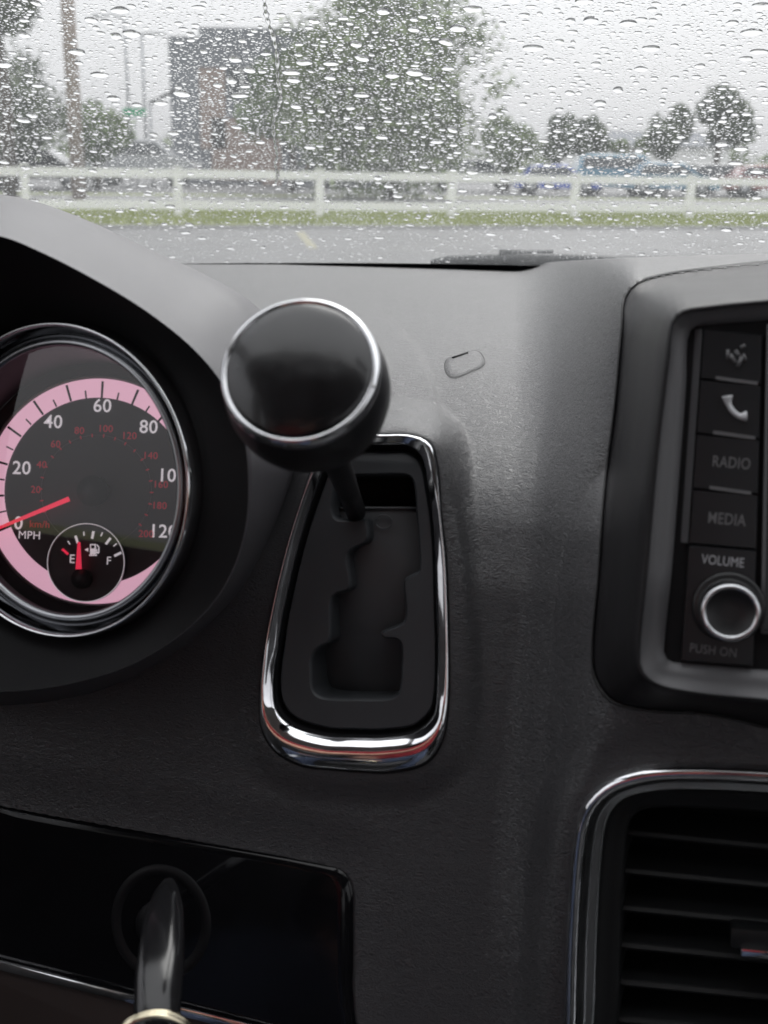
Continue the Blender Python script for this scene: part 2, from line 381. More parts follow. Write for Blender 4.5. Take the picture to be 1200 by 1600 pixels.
def leaves(name, centers, radii, n, size, m, parent):
    centers = np.array(centers, float); radii = np.array(radii, float)
    if radii.ndim == 1: radii = np.repeat(radii[:, None], 3, 1)
    wgt = radii.prod(1); k = rng.choice(len(centers), n, p=wgt / wgt.sum())
    d = rng.normal(size=(n, 3)); d /= np.linalg.norm(d, axis=1)[:, None]; r = rng.random(n) ** .45
    c = centers[k] + d * r[:, None] * radii[k] * (1 + .12 * rng.normal(size=(n, 1)))
    a = rng.normal(size=(n, 3)); a /= np.linalg.norm(a, axis=1)[:, None]; b = np.cross(a, rng.normal(size=(n, 3))); b /= np.linalg.norm(b, axis=1)[:, None]
    s = (size * rng.uniform(.5, 1.3, n))[:, None]
    V = np.stack([c - a * s, c + b * s * .45, c + a * s, c - b * s * .45], 1).reshape(-1, 3)
    me = bpy.data.meshes.new(name); me.vertices.add(4 * n); me.vertices.foreach_set('co', V.astype(np.float32).ravel())
    me.loops.add(4 * n); me.loops.foreach_set('vertex_index', np.arange(4 * n, dtype=np.int32)); me.polygons.add(n)
    me.polygons.foreach_set('loop_start', np.arange(0, 4 * n, 4, dtype=np.int32)); me.update(); me.validate()
    return link(name, me, m, parent, smooth=False)
def tree(label, u, D, vtop, vbot, width_px, m, n=5000, leaf=.16, blobs=None, trunk=.22, lean=0, group=None, nb=22, squash=1.0, name='tree'):
    """u: sighted column, D: metres away; crown between sighted rows vtop and vbot"""
    def z_at(v): r = ray(u, v); return EYE + r.z / r.y * D
    x = ray(u, 300).x / ray(u, 300).y * D; zt, zb = z_at(vtop), max(z_at(vbot), .3); W = width_px / F * D
    t = thing(name, (x, D, 0), label, 'tree', group)
    cz = (zt + zb) / 2; H = (zt - zb) / 2; cs = []; rs = []
    for i in range(nb):
        d = rng.normal(size=3); d /= np.linalg.norm(d); r_ = rng.random() ** .5 * .72
        cs.append((x + lean + d[0] * r_ * W / 2, D + d[1] * r_ * W / 2, cz + d[2] * r_ * H)); rs.append([rng.uniform(.28, .46) * min(W / 2, H * 1.3) * squash] * 3)
    if blobs: 
        cs += [(x + a * W / 2, D + b * W / 2, cz + c * H) for a, b, c, _ in blobs]; rs += [[q * W / 2] * 3 for _, _, _, q in blobs]
    leaves('crown', cs, rs, n, leaf, m, t)
    pts = [Vector((x, D, 0)), Vector((x + .1, D, zb * .6)), Vector((x + lean * .5, D, cz)), Vector((x + lean, D, zt - H * .4))]
    tube('trunk', pts, [trunk, trunk * .8, trunk * .5, trunk * .15], M['bark'], t, 8)
    for i in range(6):
        e = Vector(cs[i]); tube('limb', [Vector((x, D, zb + (cz - zb) * rng.random())), (Vector((x, D, cz)) + e) / 2 + Vector((0, 0, -.2)), e], [trunk * .35, trunk * .25, trunk * .08], M['bark'], t, 6)
    return t
tree('tall broad leafy tree between the grey building and open sky', 610, 40, -70, 262, 330, M['leaf_c'], 20000, .17, nb=44,
     blobs=[(-.75, 0, .1, .35), (-.6, 0, -.4, .5), (.9, 0, -.2, .22), (.75, 0, .25, .25), (.5, 0, -.65, .4), (.2, 0, -.75, .5), (0, 0, -.8, .6), (-.4, 0, -.8, .5)], trunk=.35)
tree('bright green tree growing against the side of the grey building', 455, 45, 70, 262, 150, M['leaf_a'], 7000, .15)
tree('dense dark tree filling the far left beside the utility pole', 20, 42, 75, 262, 200, M['leaf_b'], 9000, .17, nb=30)
tree('low green tree right of the utility pole, sloping down to the road', 150, 44, 150, 265, 120, M['leaf_a'], 5000, .14)
tree('tree top hanging in the upper left corner of the view', 15, 30, -60, 58, 150, M['leaf_b'], 4000, .12, trunk=.2)
tree('small bushy tree at the foot of the tall tree, right side', 785, 50, 178, 268, 95, M['leaf_c'], 3500, .15)
tree('round clipped tree standing above the bright blue car', 868, 58, 166, 262, 60, M['leaf_b'], 4500, .15, nb=20, group='small round trees beyond the fence')
tree('round clipped tree touching its neighbour, just right of the blue car', 912, 58, 172, 262, 62, M['leaf_b'], 4500, .15, nb=20, group='small round trees beyond the fence')
tree('left one of two dark upright trees behind the teal cars', 1036, 56, 152, 260, 74, M['leaf_b'], 5500, .15, nb=22, group='small round trees beyond the fence')
tree('tallest small dark tree behind the teal cars, leaning right', 1110, 56, 128, 258, 92, M['leaf_b'], 7000, .15, nb=24, lean=.4, group='small round trees beyond the fence')
tree('pale low tree behind the cars between two pairs of round trees', 975, 75, 213, 250, 70, M['leaf_c'], 1500, .2, nb=8)
# far tree line
cs = []; rs = []
for i in range(80):
    x = -70 + i * 2.2; h = rng.uniform(1.2, 2.6); cs.append((x, 110 + rng.uniform(-4, 4), h * .8)); rs.append((2.4, 2, h))
tag(leaves('distant_treeline', cs, rs, 20000, .3, M['leaf_c'], None), 'far hazy belt of trees along the horizon behind the cars', 'treeline', kind='stuff')

# building
M['render_grey'] = mat('building_grey', (.14, .148, .165), .8, vary=(.6, .15))
M['panel_brown'] = mat('building_brown', (.25, .185, .155), .8, vary=(.8, .15))
M['win_dark'] = mat('building_glass', (.03, .035, .04), .1)
bld_loc = Vector((ray(270, 270).x / ray(270, 270).y * 56, 56, 0))
bld = thing('grey_building', bld_loc, 'flat-roofed grey block building with brown panels half hidden by trees', 'building')
bx0, byd = bld_loc.x, 56
Wb = 9.5; Hb = EYE + .1007 * 56 - .35
box('wall', (bx0 + Wb / 2, byd + 4, Hb / 2), Wb / 2, 4, Hb / 2, M['render_grey'], bld)
box('parapet', (bx0 + Wb / 2 + .6, byd + 4, Hb + .22), Wb / 2 - .8, 3.7, .22, M['render_grey'], bld)
for a, b, c, d in ((1.4, 2.6, 1.6, 5.2), (1.9, 4.4, .2, 3.0)):
    box('facade_panel', (bx0 + (a + b) / 2, byd - .03, (c + d) / 2), (b - a) / 2, .03, (d - c) / 2, M['panel_brown'], bld)
for a, c in ((3.4, 4.6), (5.2, 4.6), (7.0, 4.6), (5.2, 2.2), (7.0, 2.2)):
    wn = box('window', (bx0 + a, byd - .01, c), .6, .05, .65, M['win_dark'], bld)
    box('frame', (bx0 + a, byd - .07, c), .03, .02, .65, M['vinyl'], wn)
box('door', (bx0 + 4.75, byd - .05, 1.05), .45, .04, 1.05, M['panel_brown'], bld)

# utility pole and far posts
M['concrete'] = mat('pole_weathered_wood', (.27, .215, .19), .8, vary=(4, .25))
M['steel'] = mat('galvanised_steel', (.25, .26, .27), .5, .6)
def pole(name, label, u, D, ztop, r, m, cat, armdir=None):
    x = ray(u, 260).x / ray(u, 260).y * D
    t = thing(name, (x, D, 0), label, cat)
    tube('pole', [(x, D, 0), (x, D, ztop / 2), (x, D, ztop)], [r, r * .92, r * .8], m, t, 14)
    if armdir:
        tube('arm', [(x, D, ztop - .1), (x + armdir * .5, D, ztop + .05), (x + armdir, D, ztop)], [.05, .045, .04], M['steel'], t, 8)
        box('lamp_head', (x + armdir * 1.1, D, ztop - .02), .3, .12, .06, M['steel'], t, bevel=.02)
    return t
up = pole('utility_pole', 'thick brownish utility pole rising out of view at the left', 121, 30, 8.5, .19, M['concrete'], 'pole')
x = up.location.x
box('crossarm', (x, 29.9, 7.7), 1.1, .06, .07, M['concrete'], up)
for k in (-1, -.5, .5, 1): tube('insulator', [(x + k, 29.9, 7.77), (x + k, 29.9, 7.95)], [.04, .03], M['steel'], up, 8)
pole('street_lamp', 'left one of two thin street lamps against the sky by the building', 205, 62, 8.0, .09, M['steel'], 'street lamp', -1.2)
pole('street_lamp', 'right one of two thin street lamps, nearer to the grey building', 230, 66, 7.6, .09, M['steel'], 'street lamp', .9)
bm_l = gz(236, 262); xx = ray(236, 160).x / ray(236, 160).y * 48
def W_(u, v, D): r = ray(u, v); return Vector((r.x / r.y * D, D, EYE + r.z / r.y * D))
brr = thing('barrier_arm', (W_(236, 160, 50).x, 50, 0), 'slanting dark barrier arm left of the grey building', 'barrier')
tube('boom', [W_(234, 161, 50), W_(278, 139, 50)], .07, M['rubber'], brr, 8)
tube('post', [Vector((W_(234, 161, 50).x, 50, 0)), W_(234, 158, 50)], .06, M['steel'], brr, 8)
sg = thing('street_sign', (W_(208, 174, 52).x, 52, 0), 'small green street sign above the low tree', 'sign')
M['sign_green'] = mat('sign_green', (.02, .28, .12), .5)
box('sign_plate', W_(210, 175, 52), .5, .02, .16, M['sign_green'], sg)
tube('post', [Vector((W_(210, 175, 52).x, 52.05, 0)), W_(210, 176, 52.05)], .035, M['steel'], sg, 8)
wr = tube('overhead_wire', [W_(930, 205, 60), W_(1060, 209, 60), W_(1300, 211, 60), W_(1700, 200, 60)], .015, M['rubber'], None, 5)
tag(wr, 'thin dark overhead wire crossing the sky on the right', 'wire')

# cars
M['tyre'] = mat('tyre', (.02, .02, .02), .8)
def car_model(label, u, D, length, height, paint, head=0.0, van=False):
    x = ray(u, 262).x / ray(u, 262).y * D
    t = thing('parked_car', (x, D, 0), label, 'car', 'cars parked beyond the fence'); L, Hh, Wd = length, height, 1.75
    prof = [(-.5, .25), (-.5, .5), (-.47, .62), (-.40, .64), (-.30, .95), (-.2, 1), (.12, 1), (.27, .68), (.45, .6), (.5, .45), (.5, .25)] if not van else \
           [(-.5, .2), (-.5, .6), (-.47, .92), (-.4, 1), (.15, 1), (.32, .66), (.46, .56), (.5, .4), (.5, .2)]
    ca, sa = math.cos(head), math.sin(head)
    def T(a, b, c): return Vector((x + a * ca - b * sa, D + a * sa + b * ca, c))
    secs = []
    for wy, ins in ((-1, .0), (-.93, 0), (.93, 0), (1, .0)):
        tw = [T(px_ * L, wy * Wd / 2 * (.82 if pz > .8 else 1), pz * Hh * (1 if abs(wy) < .95 else .985) + (.02 if abs(wy) > .95 and pz < .3 else 0)) for px_, pz in prof]
        secs.append(tw)
    loft('body', secs, paint, t, True, True, True, smooth=False)
    g = [(-.29, .93), (.1, .93), (.22, .70), (-.36, .68)] if not van else [(-.44, .93), (.13, .93), (.26, .70), (-.45, .66)]
    for sy in (-1, 1):
        mesh('window', [T(a * L, sy * (Wd / 2 * (.835 if c > .8 else .99) + .012), c * Hh) for a, c in g], [(0, 1, 2, 3)], M['win_dark'], t, False)
    for a in (-.31, .31):
        for sy in (-1, 1):
            wc = T(a * L, sy * (Wd / 2 - .08), .31); ax = Vector((-sa, ca, 0)) * .1
            wh = tube('wheel', [wc - ax, wc + ax], .31, M['tyre'], t, 16); tube('rim', [wc - ax * 1.06, wc + ax * 1.06], .18, M['steel'], wh, 12)
    for a, nm, mm in ((.5, 'headlight', 'vinyl'), (-.5, 'tail_light', 'needle')):
        for sy in (-.7, .7): box(nm, T(a * L, sy * Wd / 2, .5 * Hh), .05, .14, .07, M['white_paint'] if nm == 'headlight' else M['sign_red'], t)
    return t
M['sign_red'] = mat('lamp_red', (.4, .02, .02), .3)
pc = {k: mat('paint_' + k, c, .25, coat=1) for k, c in dict(blue=(.02, .06, .40), teal=(.06, .20, .30), teal2=(.05, .16, .26), red=(.20, .05, .05), silver=(.35, .36, .37), dark=(.03, .033, .04), white=(.7, .7, .7)).items()}
car_model('bright blue car parked beyond the white fence', 868, 47, 3.4, 1.2, pc['blue'])
car_model('tall teal van parked right of the bright blue car', 975, 50, 4.2, 1.65, pc['teal'], van=True)
car_model('teal car parked at the right end of the teal van', 1045, 48, 3.9, 1.35, pc['teal2'])
car_model('red car parked at the far right edge beyond the fence', 1205, 50, 4.1, 1.35, pc['red'])
car_model('dark car half hidden under the two dark upright trees', 1128, 52, 4.0, 1.35, pc['dark'])
car_model('silver car under the tall leafy tree', 740, 52, 4.2, 1.4, pc['silver'])
car_model('dark van in front of the tall leafy tree', 560, 52, 4.4, 1.8, pc['dark'], van=True)
car_model('silver van parked left of the grey building', 225, 50, 4.6, 1.9, pc['silver'], van=True)
car_model('dark car parked below the dense dark tree at far left', 60, 44, 4.3, 1.4, pc['dark'])
hd = thing('low_shop', (W_(1010, 240, 85).x, 85, 0), 'low pale roofed building far behind the teal cars', 'building')
xs = hd.location.x
box('wall', (xs, 88, 1.3), 6, 3, 1.3, M['vinyl'], hd); 
mesh('roof', [(xs - 6.5, 84.6, 2.6), (xs + 6.5, 84.6, 2.6), (xs + 5, 88, 3.6), (xs - 5, 88, 3.6), (xs - 6.5, 91.4, 2.6), (xs + 6.5, 91.4, 2.6)], [(0, 1, 2, 3), (3, 2, 5, 4), (0, 3, 4), (1, 5, 2)], M['render_grey'], hd, False)

# ================================================================== DASHBOARD SURFACE
# profile of the dash along the car: sighted row -> distance ahead of the camera
PV = [300, 380, 398, 410, 425, 440, 460, 490, 520, 560, 600, 650, 700, 750, 800, 900, 1000, 1200, 1400, 1600, 1750]
PY = [1.60, 1.30, 1.20, 1.10, 1.0, .90, .80, .70, .635, .58, .545, .513, .490, .474, .463, .450, .442, .426, .408, .390, .378]
def tan_of(u, v):
    r = rayn(u, v); return -r[..., 2] / (r @ nEY)
_t = tan_of(np.full(len(PV), 640.), np.array(PV, float))
tt = np.linspace(_t[0], _t[-1], 4000); yy = 1 / np.interp(tt, _t, 1 / np.array(PY))
k = np.hanning(181); k /= k.sum(); yy = np.convolve(np.pad(yy, 90, mode='edge'), k, 'valid')
def base_depth(u, v):
    """depth along the camera axis of the plain extruded dash"""
    r = rayn(u, v); ry = r @ nEY; tn = -r[..., 2] / ry
    return np.interp(tn, tt, yy) / ry
PS = Plane(560, 950, float(base_depth(np.array([560.]), np.array([950.]))[0]) - .006, R(17.5))          # shifter face
PR = Plane(1120, 780, .398, R(13))         # centre stack face
PP = Plane(280, 1420, float(base_depth(np.array([280.]), np.array([1420.]))[0]) - .001, R(20.5))         # glossy lower panel
# outlines sighted on the photograph
SH_OUT = [(560, 679), (600, 679), (643, 680), (672, 692), (684, 730), (690, 802), (697, 870), (700.5, 945), (702, 1030), (700.5, 1105), (692, 1155), (667, 1190), (608, 1205), (565, 1204), (522, 1201), (469, 1194), (428, 1170), (409, 1134), (406.5, 1087), (413, 1020), (423, 963), (448, 856), (476, 767), (496, 710), (518, 684)]
SH_IN = [(560, 694), (600, 694), (636, 695), (658, 712), (667, 750), (676, 810), (680, 870), (682, 945), (684, 1030), (682.5, 1085), (676, 1119), (650, 1144), (594, 1153), (550, 1152.5), (505, 1150), (452, 1133), (431, 1109), (426, 1070), (433, 1010), (440, 963), (469, 838), (501, 742), (512, 718), (532, 699)]
HOLE_C = (565, 950)
VE_OUT = [(1500, 1216), (1300, 1203), (1200, 1196), (1100, 1192), (1040, 1193), (1000, 1198), (953, 1214), (922, 1239), (905, 1266), (895, 1319), (888, 1401), (884, 1472), (881, 1599), (878, 1760), (1200, 1780), (1500, 1780)]
ST_OUT = [(1400, 405), (1200, 412), (1130, 419), (1040, 431), (994, 445), (977, 466), (972, 520), (961, 640), (946, 760), (936, 900), (927, 1010), (930, 1055), (955, 1092), (1000, 1106), (1100, 1113), (1400, 1136)]
PN_OUT = [(-200, 1214), (0, 1259), (250, 1304), (500, 1350), (537, 1361), (551, 1385), (553, 1440), (552, 1540), (545, 1700), (200, 1760), (-200, 1700)]
sh_out_s = spline(SH_OUT, 6); ve_s = spline(VE_OUT, 6); st_s = spline(ST_OUT, 6)
CREASE_V = [440, 470, 500, 540, 580, 640, 700, 800, 900, 1000, 1100, 1300, 1500, 1800]
CREASE_U = [520, 570, 612, 648, 670, 688, 700, 717, 729, 738, 744, 752, 756, 760]
def sil(u):     # sighted row of the dash's far edge
    return np.interp(u, [-400, 0, 300, 700, 820, 880, 950, 1050, 1200, 1500], [405, 409, 413, 414, 413, 408, 404, 400, 396, 392])
def dash_raw(u, v):
    u = np.asarray(u, float); v = np.asarray(v, float)
    rise = sstep((u - 800) / 200)
    d = base_depth(u, v)
    # raised pad around the shifter, with its soft crease on the right
    cu = np.interp(v, CREASE_V, CREASE_U)
    e = (cu - u)
    soft = 5 + 14 * sstep((v - 800) / 400)
    pad = .5 * (1 + np.tanh(e / soft)) * sstep((v - 450) / 60) * (1 - .65 * sstep((v - 850) / 500))
    d = d - .0034 * pad - .003 * sstep(e / 90 + .0) * pad
    # shallow valley then the swell of the centre stack
    lowv = np.clip((v - 600) / 900, 0, 1)
    d = d - .030 * sstep((u - 850 + 110 * lowv) / (125 + 90 * lowv)) * sstep((v - 380) / 120) * (1 - .25 * sstep((v - 1100) / 500))
    # brow of the centre stack stands nearer
    near = .468 + .16 * np.exp(-(v - sil(u)) / 22.0)
    wgt = rise
    d = d * (1 - wgt) + np.minimum(d, near + .0 * d) * wgt
    return d
_q = ve_s[(ve_s[:, 0] < 1300) & (ve_s[:, 1] < 1650)]; _d = dash_raw(_q[:, 0], _q[:, 1]); _p = nC + rayn(_q[:, 0], _q[:, 1]) * _d[:, None]
_n = np.linalg.svd(_p - _p.mean(0))[2][2]; _n = _n * np.sign(_n @ (nC - _p.mean(0)))
PVn = Plane(1060, 1420, float(dash_raw(np.array([1060.]), np.array([1420.]))[0]), n=Vector(_n)); PVn.o = Vector(_p.mean(0))      # vent face, fitted to the skin around it
print('vent plane fit', float(np.abs((_p - _p.mean(0)) @ _n).max()), _n)
def dash_depth(u, v):
    u = np.asarray(u, float); v = np.asarray(v, float)
    d = dash_raw(u, v)
    # meet the shifter frame
    ds = dist_poly(u, v, sh_out_s); ins = inside(u, v, sh_out_s); ds = np.where(ins, 0, ds)
    wS = 1 - sstep(ds / 60)
    d = d * (1 - wS) + PS.depth(u, v) * wS
    dv = np.where(inside(u, v, ve_s), 0, dist_poly(u, v, ve_s)); wV = 1 - sstep(dv / 75)
    d = d * (1 - wV) + PVn.depth(u, v) * wV
    dp = np.where(inside(u, v, pn_s), 0, dist_poly(u, v, pn_s)); wP = 1 - sstep(dp / 90)
    d = d * (1 - wP) + PP.depth(u, v) * wP
    return d
pn_s = spline(PN_OUT, 4)
# hood contours, sighted
HC = (60, 760)
HO = [(-330, 420), (-200, 330), (-100, 304), (0, 304), (60, 316), (150, 350), (230, 388), (310, 424), (380, 463), (430, 508), (462, 570), (470, 650), (462, 725), (440, 792), (408, 866), (375, 922), (330, 972), (280, 1015), (210, 1056), (130, 1086), (60, 1098), (0, 1102), (-120, 1100), (-260, 1040), (-360, 900), (-390, 640)]
HOD = [.62, .62, .62, .62, .615, .61, .60, .585, .57, .55]
HL = [(-310, 480), (-190, 395), (-100, 362), (0, 369), (60, 392), (150, 438), (230, 487), (300, 543), (345, 596), (372, 650), (384, 700), (388, 760), (384, 820), (368, 880), (340, 932), (300, 976), (250, 1014), (190, 1045), (120, 1066), (60, 1077), (0, 1081), (-110, 1075), (-240, 1015), (-330, 880), (-350, 640)]

HO_s, HL_s = spline(HO, 8), spline(HL, 8)
def build_dash():
    STEP = 3.0
    us = np.arange(-260, 1480, STEP); nrow = 450
    U, K = np.meshgrid(us, np.linspace(0, 1, nrow))
    sl = sil(U); V_ = sl + (1740 - sl) * (K ** 1.15)
    D = dash_depth(U, V_); Pn = nC + rayn(U, V_) * D[..., None]
    # a few rows that roll away behind the far edge
    back = []
    for j in range(1, 6):
        q = Pn[0] + j * .03 * nEY[None] ; q[:, 2] -= .004 * j * j; back.append(q)
    Pn = np.concatenate([np.array(back[::-1]), Pn]); hole = np.zeros(U.shape, bool)
    hs_ = sh_out_s; c = hs_.mean(0)
    for poly, sh in ((hs_, .975), (ve_s, .985), (st_s, .999), (pn_s, .985), (HO_s, .97)):
        c = poly.mean(0); hole |= inside(U, V_, c + (poly - c) * sh)
    hole = np.concatenate([np.zeros((5, U.shape[1]), bool), hole])
    r_, c_ = U.shape[0] + 5, U.shape[1]; idx = np.arange(r_ * c_).reshape(r_, c_)
    q = np.stack([idx[:-1, :-1], idx[1:, :-1], idx[1:, 1:], idx[:-1, 1:]], -1)
    hq = hole[:-1, :-1] | hole[1:, :-1] | hole[1:, 1:] | hole[:-1, 1:]
    faces = q[~hq].reshape(-1, 4)
    me = bpy.data.meshes.new('dash_skin'); me.from_pydata(Pn.reshape(-1, 3).tolist(), [], faces.tolist())
    bm = bmesh.new(); bm.from_mesh(me); bmesh.ops.delete(bm, geom=[v for v in bm.verts if not v.link_faces], context='VERTS'); bm.to_mesh(me); bm.free()
    return me
dash = thing('dashboard', car(0, .5, -.35), 'grained charcoal car dashboard filling the lower view below the windscreen', 'dashboard')
link('dash_skin', build_dash(), M['leather'], dash)

# ------------------------------------------------------------------ instrument hood
def build_hood():
    N = 160; ang = angles_of(HL_s, HC, N)
    O = polar(HO_s, HC, ang); L = polar(HL_s, HC, ang)
    RC = P(92, 752, .47); yw, pt = R(-22), R(-4.6)
    # lip depth: nearer on the driver's side of the tunnel
    dO = dash_depth(O[:, 0], O[:, 1])
    top = sstep((640 - O[:, 1]) / 200)         # how much the contour belongs to the free-standing upper hood
    dHood = np.interp(O[:, 0], [-400, 0, 150, 310, 430, 470], [.60, .60, .60, .58, .535, .49])
    dO2 = dO * (1 - top) + np.minimum(dO, dHood) * top
    dL = np.interp(L[:, 1], [360, 500, 700, 1000, 1090], [.425, .428, .44, .455, .462])
    def ringp(w, extra=0.0, pull=0.0):
        Q = O * (1 - w) + L * w; d = dO2 * (1 - w) + dL * w - extra
        return [P(Q[i, 0], Q[i, 1], d[i]) for i in range(N)]
    rings = []
    # root of the hood, tucked under the dash skin
    rings.append([P(O[i, 0] + (O[i, 0] - HC[0]) * 0.0, O[i, 1] + 10 * top[i], dO2[i] + .012 + .10 * top[i]) for i in range(N)])
    rings.append([P(O[i, 0], O[i, 1] + 2 * top[i], dO2[i] + .003 + .02 * top[i]) for i in range(N)])
    rings.append(ringp(0.0)); rings.append(ringp(.15, .001)); rings.append(ringp(.4, .002)); rings.append(ringp(.7, .002)); rings.append(ringp(.9, .0012)); rings.append(ringp(.97, .0)); rings.append(ringp(1.0, -.0018))
    h = thing('instrument_hood', RC, 'pale-lit curved instrument hood shading the speedometer', 'instrument hood')
    loft('hood_shell', rings, M['soft'], h)
    rp = [P(L[i, 0], L[i, 1], dL[i] + .0018) for i in range(N)]
    n = -(Fv * math.cos(yw) * math.cos(pt)) + Rv * (math.sin(yw) * math.cos(pt)) + Uv * math.sin(pt)
    pl = Plane(92, 752, .47, n=n)
    r = .1395 * .47
    inner = []
    for i in range(N):
        a, b = pl.ab(L[i, 0], L[i, 1]); q = math.hypot(a, b); inner.append((a / q, b / q))
    tun = [rp]
    for s in (.25, .5, .75):
        tun.append([rp[i].lerp(pl.pt(inner[i][0] * r * 1.035, inner[i][1] * r * 1.035, -.004), s) for i in range(N)])
    tun.append([pl.pt(a * r * 1.03, b * r * 1.03, -.004) for a, b in inner]); tun.append([pl.pt(a * r * .98, b * r * .98, -.010) for a, b in inner])
    loft('hood_tunnel', tun, M['matte_black'], h)
    return pl, r
GP, GR = build_hood()

# ------------------------------------------------------------------ speedometer
def build_gauge():
    g = thing('speedometer', GP.o, 'round chrome-ringed speedometer with pink band, red needle and fuel gauge', 'speedometer')
    N = 128; cs = [(math.cos(2 * math.pi * i / N), math.sin(2 * math.pi * i / N)) for i in range(N)]
    def ring(r, h): return [GP.pt(c * GR * r, s * GR * r, h) for c, s in cs]
    loft('chrome_rim', [ring(1.025, -.006), ring(1.012, 0), ring(1.004, .0035), ring(.993, .0045), ring(.982, .0035), ring(.976, .0012)], M['chrome'], g)
    loft('bezel', [ring(.977, .0016), ring(.965, .0005), ring(.945, -.0022), ring(.925, -.003), ring(.91, -.0022)], M['dark_chrome'], g)
    loft('inner_rim', [ring(.912, -.0026), ring(.900, -.0008), ring(.874, -.0006), ring(.862, -.0022)], M['chrome_sat'], g)
    # dial plane deeper in the tunnel
    yw, pt = R(-3), R(2)
    n = -(Fv * math.cos(yw) * math.cos(pt)) + Rv * (math.sin(yw) * math.cos(pt)) + Uv * math.sin(pt)
    DP = Plane(151, 767, .505, n=n); DR = 176 / F * .505
    # wall from lip down to the dial
    w0 = ring(.862, -.0022)
    c0 = DP.o; w1 = []
    for q in w0:
        v = q - GP.o; d = Vector((v.dot(DP.x), v.dot(DP.y))); d.normalize(); w1.append(DP.pt(d.x * DR * 1.13, d.y * DR * 1.13, .002))
    M['well'] = mat('gauge_well', (.030, .024, .028), .5)
    loft('gauge_well', [w0, [a.lerp(b, .5) for a, b in zip(w0, w1)], w1], M['well'], g)
    def dring(r, h): return [DP.pt(c * DR * r, s * DR * r, h) for c, s in cs]
    mesh('dial_face', dring(1.14, 0), [tuple(range(N))], M['dial'], g, False)
    loft('dial_rim', [dring(1.005, .0002), dring(1.0, .0012), dring(1.025, .0014), dring(1.03, .0002)], M['chrome_sat'], g)
    loft('pink_band', [dring(.83, .0006), dring(1.0, .0006)], M['dial_pink'], g, smooth=False)
    def at(u, v, h): return DP.hit(u, v, h)
    def bar(name, p0, p1, w0_, w1_, mt, h=.0010, par=None):
        a0, b0 = DP.ab(*p0); a1, b1 = DP.ab(*p1); dx, dy = a1 - a0, b1 - b0; L = math.hypot(dx, dy); nx, ny = -dy / L, dx / L
        k = .505 / F / 2
        V = [DP.pt(a0 + nx * w0_ * k, b0 + ny * w0_ * k, h), DP.pt(a0 - nx * w0_ * k, b0 - ny * w0_ * k, h), DP.pt(a1 - nx * w1_ * k, b1 - ny * w1_ * k, h), DP.pt(a1 + nx * w1_ * k, b1 + ny * w1_ * k, h)]
        V += [v - DP.n * .0003 for v in V]
        return mesh(name, V, [(0, 1, 2, 3), (0, 4, 5, 1), (1, 5, 6, 2), (2, 6, 7, 3), (3, 7, 4, 0)], mt, par or g, False)
    for k in range(0, 25):
        val = k * 5; a = R(3.6 + (val - 60) * 1.93); s, c = math.sin(a), -math.cos(a)
        major = k % 2 == 0; r0 = 145; r1 = 171 if major else 157
        bar('tick', (151 + s * r0 * .99, 767 + c * r0), (151 + s * r1 * .99, 767 + c * r1), 3.2 if major else 2.4, 3.6 if major else 2.2, M['tick'], .0012)
    text_font(DP, '60', (161, 634), 21, M['dial_white'], g, bold=.010)
    for s, p in (('40', (84, 659)), ('20', (35, 731)), ('80', (233, 667)), ('100', (271.5, 743)), ('120', (258, 830)), ('0', (30, 817))):
        text_font(DP, s, p, 21, M['dial_white'], g, bold=.010)
    text_font(DP, 'MPH', (47, 836), 12, M['dial_white'], g)
    for s, p in (('20', (57, 765)), ('40', (66, 726)), ('60', (88, 694)), ('80', (125, 673)), ('100', (167, 670)), ('120', (204, 681)), ('140', (237, 712)), ('160', (253, 757)), ('180', (251, 790)), ('200', (229, 834)), ('km/h', (63, 819))):
        text_font(DP, s, p, 11, M['dial_red'], g, 'km_numeral')
    for k in range(0, 21):
        a = R(3.6 + (k * 10 * .6214 - 60) * 1.93); s, c = math.sin(a), -math.cos(a)
        bar('km_tick', (151 + s * 84, 767 + c * 84), (151 + s * 89, 767 + c * 89), 1.6, 1.6, M['dial_red'], .0008)
    # thin circle inside the km scale
    loft('scale_circle', [dring(.492, .0007), dring(.499, .0007)], M['legend_dim'], g, smooth=False)
    tube('hub', [at(150, 768, .001), at(150, 768, .006)], .0068, M['black'], g, 24)
    ndl = bar('needle', (116, 780.5), (-12, 833.5), 7.5, 4, M['needle'], .007)
    # fuel gauge disc
    fx, fy = DP.ab(137.5, 879); fr = 61 * .505 / F
    def fring(r, h): return [DP.pt(fx + c * fr * r, fy + s * fr * r, h) for c, s in cs]
    loft('fuel_ring', [fring(1.0, .0012), fring(1.0, .003), fring(.975, .0032), fring(.965, .0022)], M['chrome_sat'], g)
    loft('fuel_ring_line', [fring(1.0, .0033), fring(.982, .0033)], M['dial_white'], g)
    mesh('fuel_dial', fring(.97, .0022), [tuple(range(N))], M['dial'], g, False)
    ticks = [((105, 862), 1, 0), ((110.7, 848), 0, 1), ((122.7, 843), 1, 1), ((134, 834), 0, 1), ((147.8, 836), 1, 1), ((161.6, 835), 0, 1), ((171.8, 845.5), 1, 1), ((182.5, 851.5), 0, 1), ((186.7, 866), 1, 1)]
    for (x, y), big, wh in ticks:
        dx, dy = x - 137.5, y - 890; L = math.hypot(dx, dy); h_ = 6 if big else 3.2
        bar('fuel_tick', (x - dx / L * h_, y - dy / L * h_), (x + dx / L * h_, y + dy / L * h_), 3.6 if big else 1.6, 3.6 if big else 1.6, M['dial_white'] if wh else M['needle'], .0028)
    text_font(DP, 'E', (116, 873), 13, M['dial_white'], g, h=.0026); text_font(DP, 'F', (173, 876), 12, M['dial_white'], g, h=.0026)
    bar('fuel_needle', (130, 889), (130.6, 847), 9.5, 4, M['needle'], .0065)
